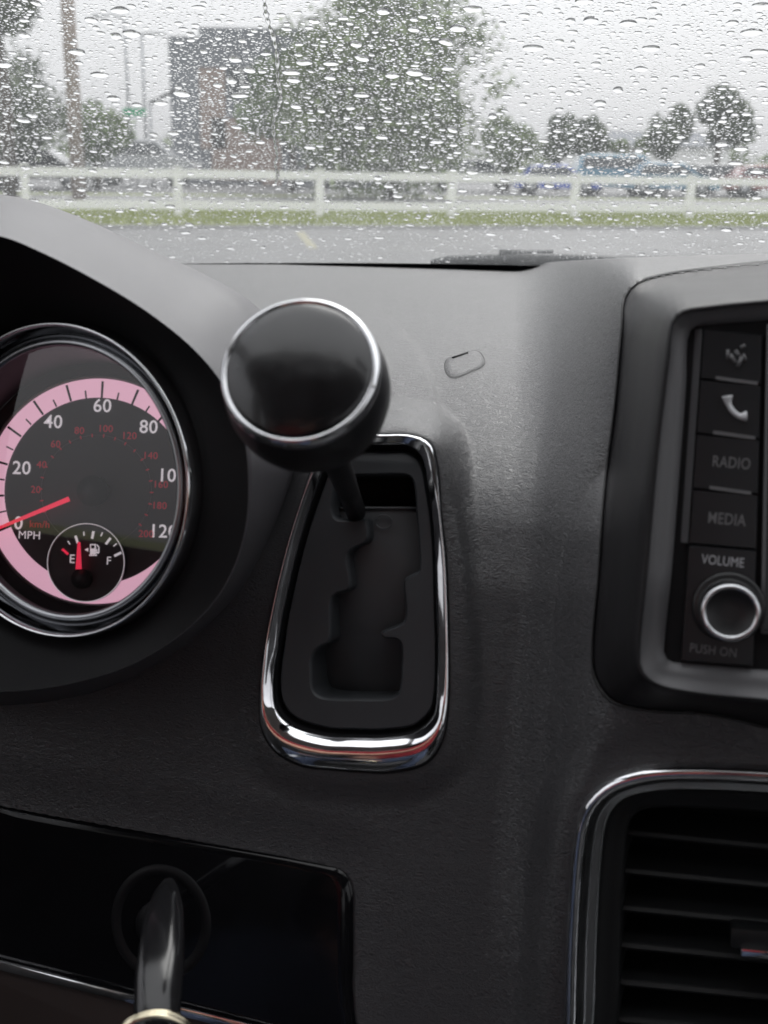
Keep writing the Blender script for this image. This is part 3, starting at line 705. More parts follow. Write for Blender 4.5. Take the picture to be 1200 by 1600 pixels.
    tube('fuel_hub', [at(132, 904, .0022), at(132, 904, .005)], .0045, M['black'], g, 20)
    # pump symbol
    pv = [(144, 866), (144, 850), (152, 850), (152, 866)]
    bar('pump_symbol', (148, 866), (148, 850), 9, 9, M['dial_white'], .0027)
    bar('pump_window', (148, 857), (148, 852), 5, 5, M['dial'], .0030)
    bar('pump_base', (148, 868.5), (148, 866.5), 12, 12, M['dial_white'], .0027)
    for p0, p1 in (((154, 851), (157, 855)), ((157, 855), (157, 864)), ((157, 864), (154, 864)), ((154, 864), (154, 858))): bar('pump_hose', p0, p1, 1.5, 1.5, M['dial_white'], .0027)
    V = [at(135, 859, .0028), at(141, 856, .0028), at(141, 862, .0028)]; mesh('pump_arrow', V, [(0, 1, 2)], M['dial_white'], g, False)
    mesh('glass_lens', ring(.868, -.0035), [tuple(range(N))], M['lens'], g, False)
    return DP
def text_font(pl, s, px, hpx, mt, parent, name='numeral', h=.0009, bold=.0, shear=0.0, wpx=None):
    cu = bpy.data.curves.new('text', 'FONT'); cu.body = s; cu.align_x = 'CENTER'; cu.align_y = 'CENTER'; cu.offset = bold; cu.extrude = .01; cu.resolution_u = 3
    cu.space_character = 1.04; cu.shear = shear
    ob = bpy.data.objects.new('text_tmp', cu); col.objects.link(ob); dg = bpy.context.evaluated_depsgraph_get()
    me = bpy.data.meshes.new_from_object(ob.evaluated_get(dg)); bpy.data.objects.remove(ob)
    co = np.array([v.co[:] for v in me.vertices]); lo, hi = co.min(0), co.max(0)
    a, b = pl.ab(*px); a2, b2 = pl.ab(px[0], px[1] - hpx); sc = math.hypot(a2 - a, b2 - b) / (hi[1] - lo[1])
    cx, cy = (lo[0] + hi[0]) / 2, (lo[1] + hi[1]) / 2; sxx = sc
    if wpx:
        a3, b3 = pl.ab(px[0] + wpx, px[1]); sxx = math.hypot(a3 - a, b3 - b) / (hi[0] - lo[0])
    for v in me.vertices: v.co = pl.pt(a + (v.co.x - cx) * sxx, b + (v.co.y - cy) * sc, h + v.co.z * .004)
    return link(name, me, mt, parent, smooth=False)
build_gauge()

# ------------------------------------------------------------------ shifter
def build_shifter():
    c = HOLE_C; N = 144; o_ = sh_out_s; i_ = spline(SH_IN, 6); ang = angles_of(o_, c, N)
    O = polar(o_, c, ang); I = polar(i_, c, ang)
    fr = thing('shifter_bezel', PS.o, 'tapering chrome frame with notched black gear gate inside', 'gear gate')
    def ring(w, h): Q = O * (1 - w) + I * w; return [PS.hit(x, y, h) for x, y in Q]
    def ringin(k, h):
        Q = np.array(c) + (I - np.array(c)) * k; return [PS.hit(x, y, h) for x, y in Q]
    loft('black_gasket', [ring(-.10, -.001), ring(-.05, .0008), ring(.03, .0006)], M['matte_black'], fr)
    wd = np.linalg.norm(O - I, axis=1)
    def prof(k_in, frac, h):       # k_in: pixels out from the inner edge; frac: share of what is left to the outer edge
        wI = np.minimum(15.0, wd * .72); s_ = np.where(frac > 0, wI + (wd - wI) * frac, wI * k_in)
        Q = I + (O - I) * (s_ / wd)[:, None]; return [PS.hit(x, y, float(hh)) for (x, y), hh in zip(Q, h)]
    side = (O[:, 0] - 565) / 130.0; low = sstep((O[:, 1] - 1090) / 60.0)
    Hc = (.0017 - .0004 * np.clip(side, -1, 1)) * (1 - low) + .0026 * low
    loft('chrome_frame', [prof(0, 1.03, Hc * 0 - .001), prof(0, 1.0, Hc * .25), prof(0, .92, Hc * .62), prof(0, .7, Hc * 1.02), prof(0, .4, Hc * 1.16), prof(0, .12, Hc * 1.12), prof(1, 0, Hc * 1.02), prof(.8, 0, Hc * .84), prof(.55, 0, Hc * .58), prof(.3, 0, Hc * .31), prof(.08, 0, Hc * .06), prof(.0, 0, Hc * 0 - .0003), prof(.01, 0, Hc * 0 - .003)], M['chrome'], fr)
    # tub and plate
    loft('gate_surround', [ring(1.0, -.0025), ringin(.985, -.007), ringin(.955, -.0085)], M['matte_black'], fr)
    hole = [(545, 744), (580, 743), (620, 742), (636, 745), (642, 757), (646, 800), (651, 885), (649, 893), (641, 897), (628, 905), (626, 915), (628, 940), (629, 962), (625, 973), (611, 980), (592, 988), (590, 994), (596, 1000), (612, 1001), (620, 1005), (623, 1018), (622, 1045), (621, 1070), (616, 1086), (604, 1092), (560, 1093), (508, 1092), (492, 1087), (485, 1076), (484, 1050), (484, 1030), (490, 1018), (500, 1011), (510, 1006), (514, 996), (514, 970), (515, 938), (520, 931), (540, 924), (545, 918), (545, 905), (541, 880), (541, 868), (548, 859), (568, 849), (573, 840), (572, 820), (570, 812), (535, 811), (522, 809), (517, 799), (517, 780), (520, 760), (530, 747)]
    Hs = spline(hole, 3); PL = ringin(.935, -.0040); n1 = len(PL)
    # chamfered hole: offset along the outline's normal
    def offs(Hp, dpx):
        t = np.roll(Hp, -1, 0) - np.roll(Hp, 1, 0); t /= np.linalg.norm(t, axis=1)[:, None] + 1e-9; nn = np.c_[t[:, 1], -t[:, 0]]
        cxy = Hp.mean(0); s = 1 if np.mean(((Hp - cxy) * nn).sum(1)) > 0 else -1; return Hp + s * nn * dpx
    H2 = offs(Hs, 4.5); H3 = offs(Hs, 2.0)
    top = [PS.hit(x, y, -.0040) for x, y in H2]
    tri = tessellate_polygon([[Vector(PS.ab(*p)).to_3d() for p in (np.array(c) + (I - np.array(c)) * .935)], [Vector(PS.ab(*p)).to_3d() for p in H2]])
    V = PL + top; Fc = [tuple(t) for t in tri]
    # raised shoulder between surround and plate
    base = len(V); V += ringin(.950, -.0048) + ringin(.965, -.0095)
    for i in range(n1):
        j = (i + 1) % n1; Fc.append((i, j, base + j, base + i)); Fc.append((base + i, base + j, base + n1 + j, base + n1 + i))
    n2 = len(top); b1 = n1; b2 = len(V); V += [PS.hit(x, y, -.0046) for x, y in H3]; b3 = len(V); V += [PS.hit(x, y, -.0064) for x, y in Hs]; b4 = len(V); V += [PS.hit(x, y, -.028) for x, y in Hs]
    for a, b in ((b1, b2), (b2, b3), (b3, b4)):
        for i in range(n2): j = (i + 1) % n2; Fc.append((a + i, a + j, b + j, b + i))
    pl = fix_normals(mesh('gate_plate', V, Fc, M['gate'], fr)); pl.data.set_sharp_from_angle(angle=R(38))
    # curved slide under the gate
    Vv = []; Fc = []; nu, nv = 12, 24
    for a in range(nv):
        v = 792 + (1150 - 792) * a / (nv - 1); h = -.012 - .032 * (a / (nv - 1) - .18) ** 2
        for b in range(nu):
            u = 470 + (670 - 470) * b / (nu - 1); Vv.append(PS.hit(u, v, h - .006 * ((b / (nu - 1) - .5) * 2) ** 2))
    for a in range(nv - 1):
        for b in range(nu - 1): k = a * nu + b; Fc.append((k, k + 1, k + nu + 1, k + nu))
    mesh('gate_slide', Vv, Fc, M['slide'], fr)
    tube('slide_lip', [PS.hit(u, 793 + .0 * u, -.0122 - .006 * ((u - 570) / 100) ** 2) for u in range(480, 668, 12)], .0007, M['slide'], fr, 8)
    rr = [PS.hit(590 + 13 * math.cos(t), 815 + 11 * math.sin(t), -.0112) for t in np.linspace(0, 6.283, 28, endpoint=False)]
    tube('moulded_mark', rr, .00035, M['slide'], fr, 6, closed=True)
    mesh('gate_floor', [PS.hit(u, v, -.034) for u, v in ((490, 720), (668, 720), (672, 1130), (440, 1130))], [(0, 1, 2, 3)], M['matte_black'], fr, False)

    # lever
    Cc = P(468, 579, .350); tip = P(556, 800, .500); ax = (P(560, 790, .475) - Cc).normalized()
    sx = ax.cross(Rv).cross(ax).normalized() * 0 + ax.cross(Uv).normalized(); sy = sx.cross(ax).normalized()
    lv = thing('gear_lever', tip, 'gear lever with round black knob and chrome ring on a black stalk', 'gear lever')
    def rg(r, z, n=72): return [Cc + sx * (r * math.cos(2 * math.pi * i / n)) + sy * (r * math.sin(2 * math.pi * i / n)) + ax * z for i in range(n)]
    k = .0255
    loft('knob', [rg(k * .985, .0026), rg(k * 1.0, .0042), rg(k * 1.035, .008), rg(k * 1.055, .0125), rg(k * 1.05, .018), rg(k * 1.0, .0235), rg(k * .90, .029), rg(k * .74, .0345), rg(k * .55, .039), rg(k * .36, .042), rg(k * .30, .046)], M['knob'], lv, cap1=True)
    loft('chrome_ring', [rg(k * .905, -.0008), rg(k * .925, -.0014), rg(k * .955, -.0013), rg(k * .985, .0), rg(k * 1.0, .0018), rg(k * .99, .0032)], M['chrome'], lv)
    loft('knob_cap', [rg(k * .912, -.0006), rg(k * .90, -.0012), rg(k * .85, -.0020), rg(k * .7, -.0034), rg(k * .5, -.0045), rg(k * .25, -.0051), rg(k * .02, -.0053)], M['knobtop'], lv, cap1=True)
    a = Cc + ax * .040
    tube('stalk', [a, a.lerp(tip, .35), a.lerp(tip, .7), tip], [.007, .0055, .0047, .0045], M['black'], lv, 20)
    tube('collar', [Cc + ax * .0435, Cc + ax * .0475, Cc + ax * .055], [.0088, .0088, .0065], M['black'], lv, 24)
build_shifter()

# ------------------------------------------------------------------ sensor cap on the dash
def dash_pt(u, v, h=0.0):
    d = float(dash_depth(np.array([u]), np.array([v]))[0]); p = P(u, v, d)
    if h:
        a = P(u + 4, v, float(dash_depth(np.array([u + 4]), np.array([v]))[0])) - p; b = P(u, v + 4, float(dash_depth(np.array([u]), np.array([v + 4]))[0])) - p
        n = b.cross(a).normalized()
        if n.dot(C - p) < 0: n = -n
        p = p + n * h
    return p
ct = spline([(697, 563), (712, 556), (742, 548.5), (751, 552), (757.5, 566), (754, 573), (735, 582), (712, 591), (702, 589), (695, 577)], 5)
cc = ct.mean(0)
cap = thing('dash_cap', dash_pt(726, 570), 'small rounded square cover cap set flush in the dash top', 'cover cap')
def cring(k, h): return [dash_pt(cc[0] + (x - cc[0]) * k, cc[1] + (y - cc[1]) * k, h) for x, y in ct]
loft('cap_gap', [cring(1.03, .0001), cring(.99, .00025), cring(.965, .00025)], M['rubber'], cap)
loft('cap_plate', [cring(.975, .0001), cring(.955, .0005), cring(.6, .0006)], M['leather'], cap, cap1=True)
tube('finger_notch', [dash_pt(707, 561, .0006), dash_pt(720, 556.5, .0006), dash_pt(730, 553, .0006)], .0007, M['rubber'], cap, 8)

# ------------------------------------------------------------------ centre stack
def build_stack():
    st = thing('centre_stack', PR.o, 'blurred centre stack with radio button column and volume knob', 'infotainment unit')
    N = 150; c = (1200, 770); o_ = st_s; ang = angles_of(o_, c, N); O = polar(o_, c, ang)
    in1 = spline([(1400, 466), (1200, 474), (1100, 484), (1070, 489), (1054, 503), (1047, 560), (1030, 700), (1012, 900), (1001, 1010), (1003, 1045), (1024, 1066), (1080, 1080), (1200, 1092), (1400, 1110)], 6)
    in2 = spline([(1400, 490), (1200, 498), (1110, 505), (1086, 508), (1077, 520), (1073, 600), (1062, 750), (1050, 900), (1039, 1005), (1039, 1030), (1048, 1038), (1080, 1042), (1200, 1052), (1400, 1066)], 6)
    A, B = polar(in1, c, ang), polar(in2, c, ang)
    dO = dash_depth(O[:, 0], O[:, 1]); dA = PR.depth(A[:, 0], A[:, 1])
    def mixr(w, h):
        Q = O * (1 - w) + A * w; e = sstep(w * 1.0); d = dO * (1 - e) + dA * e - h
        return [P(Q[i, 0], Q[i, 1], d[i]) for i in range(N)]
    def outr(k, h):
        Q = np.array(c) + (O - np.array(c)) * k; dd = dash_depth(Q[:, 0], Q[:, 1]) - h; return [P(Q[i, 0], Q[i, 1], dd[i]) for i in range(N)]
    loft('bezel_seam', [outr(1.016, -.0006), outr(1.013, .0006), outr(1.004, .0007), mixr(0.0, -.003), mixr(.03, -.003)], M['rubber'], st)
    loft('stack_bezel', [mixr(.0, -.002), mixr(.03, .0002), mixr(.08, .0008), mixr(.22, .001), mixr(.45, .0012), mixr(.7, .0012), mixr(.88, .0012), mixr(.97, .0008), mixr(1.0, -.0008)], M['trim'], st)
    fr = [[P(A[i, 0], A[i, 1], dA[i] + .0008) for i in range(N)]]
    for w, h in ((.08, .0020), (.5, .0040), (.95, .0052), (1.0, .0075)):
        Q = A * (1 - w) + B * w; fr.append([PR.hit(x, y, -h) for x, y in Q])
    loft('inner_frame', fr, M['trim_inner'], st)
    h0 = -.0068
    pan = [(1073, 500), (1420, 480), (1420, 1075), (1030, 1046)]
    mesh('panel_back', [PR.hit(u, v, h0) for u, v in pan], [(0, 1, 2, 3)], M['matte_black'], st, False)
    # button column: left edge runs from (1086,512) to (1050,1040), right edge from (1193,500) to (1180,1045)
    def le(v): return 1086 + (v - 512) * (1050 - 1086) / 528
    def re(v): return 1197 + (v - 500) * (1182 - 1197) / 545
    rows = [(513, 590), (593, 676), (679, 763), (766, 850)]
    def key(name, v0, v1, mt=M['button'], up_=.0030, l0=14, parent=st):
        q = [(le(v0) + l0, v0 + 0), (re(v0) - 4, v0 + 9), (re(v1) - 4, v1 + 9), (le(v1) + l0, v1)]
        cx = sum(p[0] for p in q) / 4; cy = sum(p[1] for p in q) / 4
        r0 = [PR.hit(x, y, h0) for x, y in q]; r1 = [PR.hit(x, y, h0 + up_ * .8) for x, y in q]
        r2 = [PR.hit(cx + (x - cx) * .985, cy + (y - cy) * .98, h0 + up_) for x, y in q]
        o = loft(name, [r0, r1, r2], mt, parent, smooth=False); me = o.data
        bm = bmesh.new(); bm.from_mesh(me); bm.verts.ensure_lookup_table(); bm.faces.new([bm.verts[8 + i] for i in range(4)]); bmesh.ops.recalc_face_normals(bm, faces=bm.faces); bm.to_mesh(me); bm.free()
        return o
    ks = [key('button', a, b) for a, b in rows]
    lo = key('volume_panel', 853, 1036)
    # chamfered strip at the left of the column
    V = [PR.hit(le(512) + 1, 512, h0), PR.hit(le(512) + 12, 512, h0 + .0028), PR.hit(le(850) + 12, 850, h0 + .0028), PR.hit(le(850) + 1, 850, h0)]
    mesh('column_edge', V, [(0, 1, 2, 3)], M['trim_inner'], st, False)
    hL = h0 + .0032
    def dash_(u, v, wpx, par, m_='legend'):
        tl = R(8); a = [(u - wpx, v - 3 - wpx * math.sin(tl)), (u + wpx, v - 3 + wpx * math.sin(tl)), (u + wpx, v + 2.5 + wpx * math.sin(tl)), (u - wpx, v + 2.5 - wpx * math.sin(tl))]
        V = [PR.hit(x, y, hL) for x, y in a] + [PR.hit(x, y, hL - .002) for x, y in a]
        mesh('marker_bar', V, [(0, 1, 2, 3), (0, 4, 5, 1), (1, 5, 6, 2), (2, 6, 7, 3), (3, 7, 4, 0)], M['bar'], par, False)
    M['bar'] = mat('button_gap_bar', (.13, .13, .135), .4)
    dash_(1152, 594, 33, ks[0]); dash_(1148, 680, 33, ks[1]); dash_(1142, 767, 33, ks[2])
    for s, p, k_, h_ in (('RADIO', (1144, 723), 2, 18), ('MEDIA', (1137, 812), 3, 18)): text_font(PR, s, p, h_, M['legend_dim'], ks[k_], 'legend', hL - .0001, bold=.008, wpx=60)
    text_font(PR, 'VOLUME', (1130, 878), 15, M['legend'], lo, 'legend', hL - .0001, wpx=68); text_font(PR, 'PUSH ON', (1115, 1019), 14, M['legend_dim'], lo, 'legend', hL - .0001, wpx=74)
    # handset symbol: an arc with two thick ends
    pts = [(1137, 618), (1139, 630), (1146, 642), (1157, 650), (1168, 650)]
    tube('handset_symbol', [PR.hit(x, y, hL + .0002) for x, y in spline(pts, 4, False)], [.0019, .0018, .0015, .0013, .0011, .0010, .0010, .0010, .0010, .0010, .0010, .0010, .0011, .0013, .0015, .0018, .0019][:len(spline(pts, 4, False))], M['dial_legend'], ks[1], 8)
    for a, b, r_ in (((1138, 545), (1138, 560), .0008), ((1142, 552), (1150, 566), .0008), ((1153, 572), (1160, 556), .0009), ((1156, 556), (1150, 546), .0008), ((1158, 542), (1166, 538), .0007), ((1162, 552), (1166, 562), .0007)):
        tube('voice_symbol', [PR.hit(*a, hL), PR.hit(*b, hL)], r_ * .9, M['legend_dim'], ks[0], 6)
    # volume knob
    n = 64; cs = [(math.cos(2 * math.pi * i / n), math.sin(2 * math.pi * i / n)) for i in range(n)]
    a0, b0 = PR.ab(1139, 951); s = .39 / F
    nx, ny = PR.ab(1146, 952)
    def kr(r, h): return [PR.pt(a0 + c_ * r * s, b0 + s_ * r * s, hL + h) for c_, s_ in cs]
    kb = thing_part('volume_knob', [kr(57, 0), kr(57, .001), kr(52, .0014), kr(47, .0014), kr(44, .002), kr(44, .0105), kr(42.5, .0128), kr(40, .0135)], M['knob'], st)
    loft('knob_ring', [kr(44.5, .0102), kr(46.5, .0112), kr(46, .0128), kr(43.5, .0140), kr(39.5, .0142), kr(37, .0136)], M['chrome_sat2'], kb)
    loft('knob_face', [kr(37.5, .0136), kr(36, .0131), kr(10, .0128)], M['black'], kb, cap1=True)
    # touchscreen at the right
    q = [(1200, 505), (1420, 505), (1420, 1020), (1190, 992)]
    r0 = [PR.hit(x, y, h0) for x, y in q]; r1 = [PR.hit(x, y, h0 + .003) for x, y in q]; cx, cy = 1300, 750
    r2 = [PR.hit(x + 5, y + (5 if y < 800 else -5), h0 + .0036) for x, y in q]
    loft('screen_frame', [r0, r1, r2], M['trim_inner'], st, smooth=False)
    mesh('touchscreen', [q_ - PR.n * .0006 for q_ in r2], [(0, 1, 2, 3)], M['piano'], st, False)
def thing_part(name, rings, mt, parent): return loft(name, rings, mt, parent)
M['dial_legend'] = mat('legend_white', (.62, .63, .65), .45)
M['chrome_sat2'] = mat('knob_ring_metal', (.70, .71, .73), .2, 1.0)
build_stack()

# ------------------------------------------------------------------ air vent
def build_vent():
    v = thing('air_vent', PVn.o, 'black louvred air vent in a chrome frame at lower right', 'air vent')
    N = 140; c = (1200, 1500); ang = angles_of(ve_s, c, N); O = polar(ve_s, c, ang)
    IN = spline([(1500, 1310), (1300, 1293), (1200, 1284), (1100, 1278), (1040, 1276), (1000, 1280), (985, 1290), (977, 1306), (973, 1340), (969, 1401), (966, 1472), (962, 1599), (958, 1715), (1200, 1735), (1500, 1735)], 6)
    I = polar(IN, c, ang)
    def rg(w, h): Q = O * (1 - w) + I * w; return [PVn.hit(x, y, h) for x, y in Q]
    loft('chrome_frame', [rg(-.03, -.001), rg(.0, .0022), rg(.03, .0040), rg(.07, .0052), rg(.13, .0056), rg(.20, .0050), rg(.255, .0036), rg(.28, .0018)], M['chrome'], v)
    loft('smoked_inner_frame', [rg(.275, .0020), rg(.29, .0010), rg(.36, -.002), rg(.42, -.0035), rg(.52, -.0040), rg(.56, -.0052)], M['vent_chrome'], v)
    loft('vent_housing', [rg(.55, -.005), rg(.62, -.0085), rg(.80, -.010), rg(.93, -.010), rg(1.0, -.0115), rg(1.02, -.04)], M['vent'], v)
    mesh('duct_back', [PVn.hit(a, b, -.045) for a, b in ((920, 1230), (1520, 1240), (1520, 1790), (900, 1790))], [(0, 1, 2, 3)], M['matte_black'], v, False)
    for k, v0 in enumerate((1322, 1384, 1444, 1504, 1564, 1624)):
        a = PVn.hit(962 - k * 2, v0 - .5, -.016); d = (PVn.hit(1500, v0 + (1500 - 962) * .105, -.016) - a)
        L = d.length; d.normalize(); nn = PVn.n; up_ = nn.cross(d).normalized()
        # blade: thin, deep, tipped down towards the front
        t = R(16); dn = (nn * math.cos(t) - up_ * math.sin(t)); th = (nn * math.sin(t) + up_ * math.cos(t))
        prof = [(0, .0012), (.0012, .0002), (.0008, -.0010), (-.018, -.0009), (-.018, .0009), (-.001, .0014)]
        r0 = [a + dn * x + th * y for x, y in prof]; r1 = [q + d * L for q in r0]
        loft('slat', [r0, r1], M['vent'], v, smooth=False, cap0=True, cap1=True)
    # thumb slider on the middle louvre
    o = PVn.hit(1175, 1495, -.008); d = (PVn.hit(1200, 1498, 0) - PVn.hit(1160, 1494, 0)).normalized(); u_ = PVn.n.cross(d)
    s1 = box('slider', PVn.hit(1205, 1478, -.008), .0150, .0050, .0042, M['vent'], v, (d, PVn.n, u_), bevel=.0015)
    box('slider_trim', PVn.hit(1205, 1495, -.004), .0112, .0032, .0016, M['chrome'], s1, (d, PVn.n, u_), bevel=.0008)
M['vent_chrome'] = mat('vent_smoked_chrome', (.42, .43, .44), .25, 1.0)
build_vent()

# ------------------------------------------------------------------ glossy lower panel, ignition and key
def build_panel():
    p = thing('lower_trim_panel', PP.o, 'glossy piano-black trim panel with chrome strip at lower left', 'trim panel')
    Q = pn_s; c = Q.mean(0)
    def rg(k, h, dx=0): return [PP.hit(c[0] + (x - c[0]) * k, c[1] + (y - c[1]) * k, h) for x, y in Q]
    loft('panel_seam', [rg(1.004, .0004), rg(.998, -.004), rg(.994, -.004)], M['rubber'], p)
    loft('gloss_panel', [rg(.996, -.003), rg(.996, .0), rg(.994, .0006), rg(.9, .0007), rg(.4, .0008)], M['piano'], p, cap1=True)
    a, b = PP.hit(-80, 1482, .0035), PP.hit(560, 1643, .0035); d = (b - a); L = d.length / 2; d.normalize(); u_ = PP.n.cross(d).normalized()
    t = box('chrome_strip', (a + b) / 2, L, .0016, .0021, M['chrome'], p, (d, PP.n, u_), bevel=.0012)
    # lower brown-black panel below the strip
    q = [(-120, 1478), (545, 1646), (545, 1760), (-120, 1740)]
    V = [PP.hit(x, y, h) for (x, y), h in zip(q, (.003, .003, .006, .006))] + [PP.hit(x, y, -.01) for x, y in q]
    mesh('kick_panel', V, [(0, 1, 2, 3), (0, 4, 5, 1), (1, 5, 6, 2), (2, 6, 7, 3), (3, 7, 4, 0)], M['brown'], p, False)
    ig = thing('ignition_lock', PP.hit(255, 1430), 'round black ignition lock in the glossy panel behind the key', 'ignition')
    n = 64; a0, b0 = PP.ab(252, 1440); s = .438 / F
    def rr(r, h): return [PP.pt(a0 + math.cos(6.28318 * i / n) * r * s, b0 + math.sin(6.28318 * i / n) * r * s * 1.05, h) for i in range(n)]
    loft('lock_surround', [rr(100, .0006), rr(97, .0016), rr(88, .0018), rr(80, .001), rr(76, .0), rr(70, -.001), rr(40, -.0015)], M['ign'], ig)
    loft('lock_barrel', [rr(41, -.002), rr(40, .006), rr(36, .0075), rr(8, .0078)], M['ign'], ig, cap1=True)
    # key head seen edge-on, swinging towards the viewer
    k = thing('ignition_key', PP.hit(258, 1400, .01), 'black key fob edge-on in the ignition with a metal ring', 'key')
    path = [(262, 1376, .4330), (260, 1392, .4285), (257, 1420, .420), (254, 1460, .409), (250, 1510, .397), (247, 1560, .388), (246, 1600, .383), (246, 1650, .380)]
    wid = [7, 18, 28, 33, 36, 36, 34, 26]; dep = [.006, .009, .012, .014, .015, .015, .014, .011]; rings = []
    for (u, v_, d_), w_, dd in zip(path, wid, dep):
        c0 = P(u, v_, d_); W = w_ / F * d_; rings.append([c0 + Rv * (W * (abs(math.cos(t)) ** .75) * (1 if math.cos(t) > 0 else -1)) - Fv * (dd * .7 * (abs(math.sin(t)) ** .8) * (1 if math.sin(t) > 0 else -1)) for t in np.linspace(0, 2 * np.pi, 28, endpoint=False)])
    loft('key_fob', rings, M['keyfob'], k, cap0=True, cap1=True)
    tube('key_shank', [PP.hit(259, 1425, -.002), P(259, 1400, .427)], .003, M['chrome_sat'], k, 12)
    cen = P(240, 1640, .372); X = (Rv + Fv * .25).normalized(); Y = (Uv * .95 - Fv * .3).normalized()
    tube('key_ring', [cen + X * (.0132 * math.cos(t)) + Y * (.0135 * math.sin(t)) for t in np.linspace(0, 2 * np.pi, 48, endpoint=False)], .0013, M['brass'], k, 10, closed=True)
    tube('key_ring_coil', [cen + Fv * .0026 + X * (.0132 * math.cos(t)) + Y * (.0135 * math.sin(t)) for t in np.linspace(0, 2 * np.pi, 48, endpoint=False)], .0012, M['brass'], k, 10, closed=True)
M['ign'] = mat('ignition_black', (.006, .006, .007), .5, spec=.2)
build_panel()

# ================================================================== WINDSCREEN
RAKE = R(31)
def ws(xc, t, off=0.0):
    """point on the outer face of the windscreen: xc across the car, t up the glass"""
    y = 1.135 - .16 * (xc / .75) ** 2 - t * math.cos(RAKE); z = -.128 - .02 * (xc / .75) ** 2 + t * math.sin(RAKE) + .02 * math.sin(max(0, min(1, t)) * math.pi) * 0
    return car(xc, y + off * math.sin(RAKE), z + off * math.cos(RAKE))
def wsn(xc, t, off):
    e = 1e-3; p = ws(xc, t); a = ws(xc + e, t) - p; b = ws(xc, t + e) - p; n = a.cross(b).normalized()
    if n.z < 0: n = -n
    return p + n * off, a.normalized(), b.normalized(), n
def build_glass():
    t = thing('windscreen', ws(0, 0), 'rain-covered windscreen with a view of the white fence', 'windscreen')
    nx, ny = 40, 20
    def face(off):
        return [wsn(-.80 + 1.6 * i / nx, 1.34 * j / ny, off)[0] for j in range(ny + 1) for i in range(nx + 1)]
    V = face(0) + face(-.004); K = (nx + 1) * (ny + 1); Fc = []
    for j in range(ny):
        for i in range(nx):
            a = j * (nx + 1) + i; Fc.append((a, a + 1, a + nx + 2, a + nx + 1)); Fc.append((K + a + nx + 1, K + a + nx + 2, K + a + 1, K + a))
    fix_normals(mesh('glass_pane', V, Fc, M['pane'], t))
    # dark band printed along the bottom edge
    V = []; Fc = []
    for i in range(nx + 1):
        x = -.80 + 1.6 * i / nx; V += [wsn(x, -.03, -.0048)[0], wsn(x, .0815, -.0048)[0]]
    for i in range(nx): Fc.append((2 * i, 2 * i + 2, 2 * i + 3, 2 * i + 1))
    mesh('black_edge_band', V, Fc, M['frit'], t)
build_glass()
# wiper parked at the foot of the glass
wp = thing('windscreen_wiper', ws(-.2, .02), 'black wiper blade parked at the foot of the windscreen', 'wiper')
tube('wiper_arm', [wsn(x, .046 + .05 * (x + .26), .014)[0] for x in np.linspace(-.14, .45, 12)], .006, M['rubber'], wp, 8)
tube('wiper_blade', [wsn(x, .061 + .008 * math.sin((x + .22) * 14), .008)[0] for x in np.linspace(-.235, -.02, 14)], [.002] + [.0055] * 12 + [.003], M['rubber'], wp, 8)
tube('blade_clip', [wsn(-.17, .066, .012)[0], wsn(-.12, .064, .014)[0]], .006, M['rubber'], wp, 8)
# cowl and bonnet outside, unseen, added as darkness for the raindrops to refract
cw = thing('bonnet', car(0, 1.7, -.3), 'unseen dark bonnet and cowl panel below the windscreen', 'bonnet')
g = [[car(x, y, z - .05 * (x / .8) ** 2) for x in np.linspace(-.85, .85, 18)] for y, z in ((1.02, -.150), (1.17, -.152), (1.22, -.148), (1.4, -.165), (1.6, -.20), (1.8, -.25), (1.95, -.33), (2.02, -.45), (2.03, -.8))]
loft('cowl_panel', g[:2], M['rubber'], cw, closed=False); loft('bonnet_skin', g[1:], M['hood'], cw, closed=False)

# ---- raindrops: solid lenses of water standing on the outer face
def drop_shape(seg, rings, seed, ratio):
    r = np.random.default_rng(seed); ph = r.uniform(0, 6.28, 5); am = r.uniform(0, 1, 5) * np.array([.16, .10, .07, .05, .03]) * (1.0 if seg > 8 else .5)
    a = np.linspace(0, 2 * np.pi, seg, endpoint=False); out = 1 + sum(am[k] * np.cos((k + 1) * a + ph[k]) for k in range(5))
    V = [(0, 0, 1.0)]; exps = r.uniform(2.0, 3.2)
    for q in range(1, rings + 1):
        rho = (q / rings) ** .75; hh = (1 - rho ** exps)
        for i in range(seg): V.append((math.cos(a[i]) * out[i] * rho, math.sin(a[i]) * out[i] * rho, hh))
    n0 = len(V)
    for i in range(seg): V.append((math.cos(a[i]) * out[i], math.sin(a[i]) * out[i], 0.0))   # base rim, own vertices
    Fc = [(0, 1 + i, 1 + (i + 1) % seg) for i in range(seg)]
    for q in range(rings - 1):
        for i in range(seg):
            j = (i + 1) % seg; A = 1 + q * seg; B = A + seg; Fc.append((A + i, B + i, B + j)); Fc.append((A + i, B + j, A + j))
    Vb = np.array(V, float); Vb[:, 2] *= ratio * (1 - .22 * Vb[:, 1])
    for i in range(1, seg - 1): Fc.append((n0, n0 + i + 1, n0 + i))
    return Vb, np.array(Fc, np.int32)[:, ::-1].copy()      # the glass frame is left-handed
SHAPES_L = [drop_shape(22, 6, 100 + k, rng.uniform(.32, .50)) for k in range(14)]
SHAPES_M = [drop_shape(14, 4, 200 + k, rng.uniform(.27, .42)) for k in range(14)]
SHAPES_S = [drop_shape(8, 2, 300 + k, rng.uniform(.24, .42)) for k in range(10)]
X0, X1, T0, T1 = -.66, .14, .05, .50
CELL = .0004; gw, gh = int((X1 - X0) / CELL), int((T1 - T0) / CELL); occ = np.zeros((gh, gw), bool)
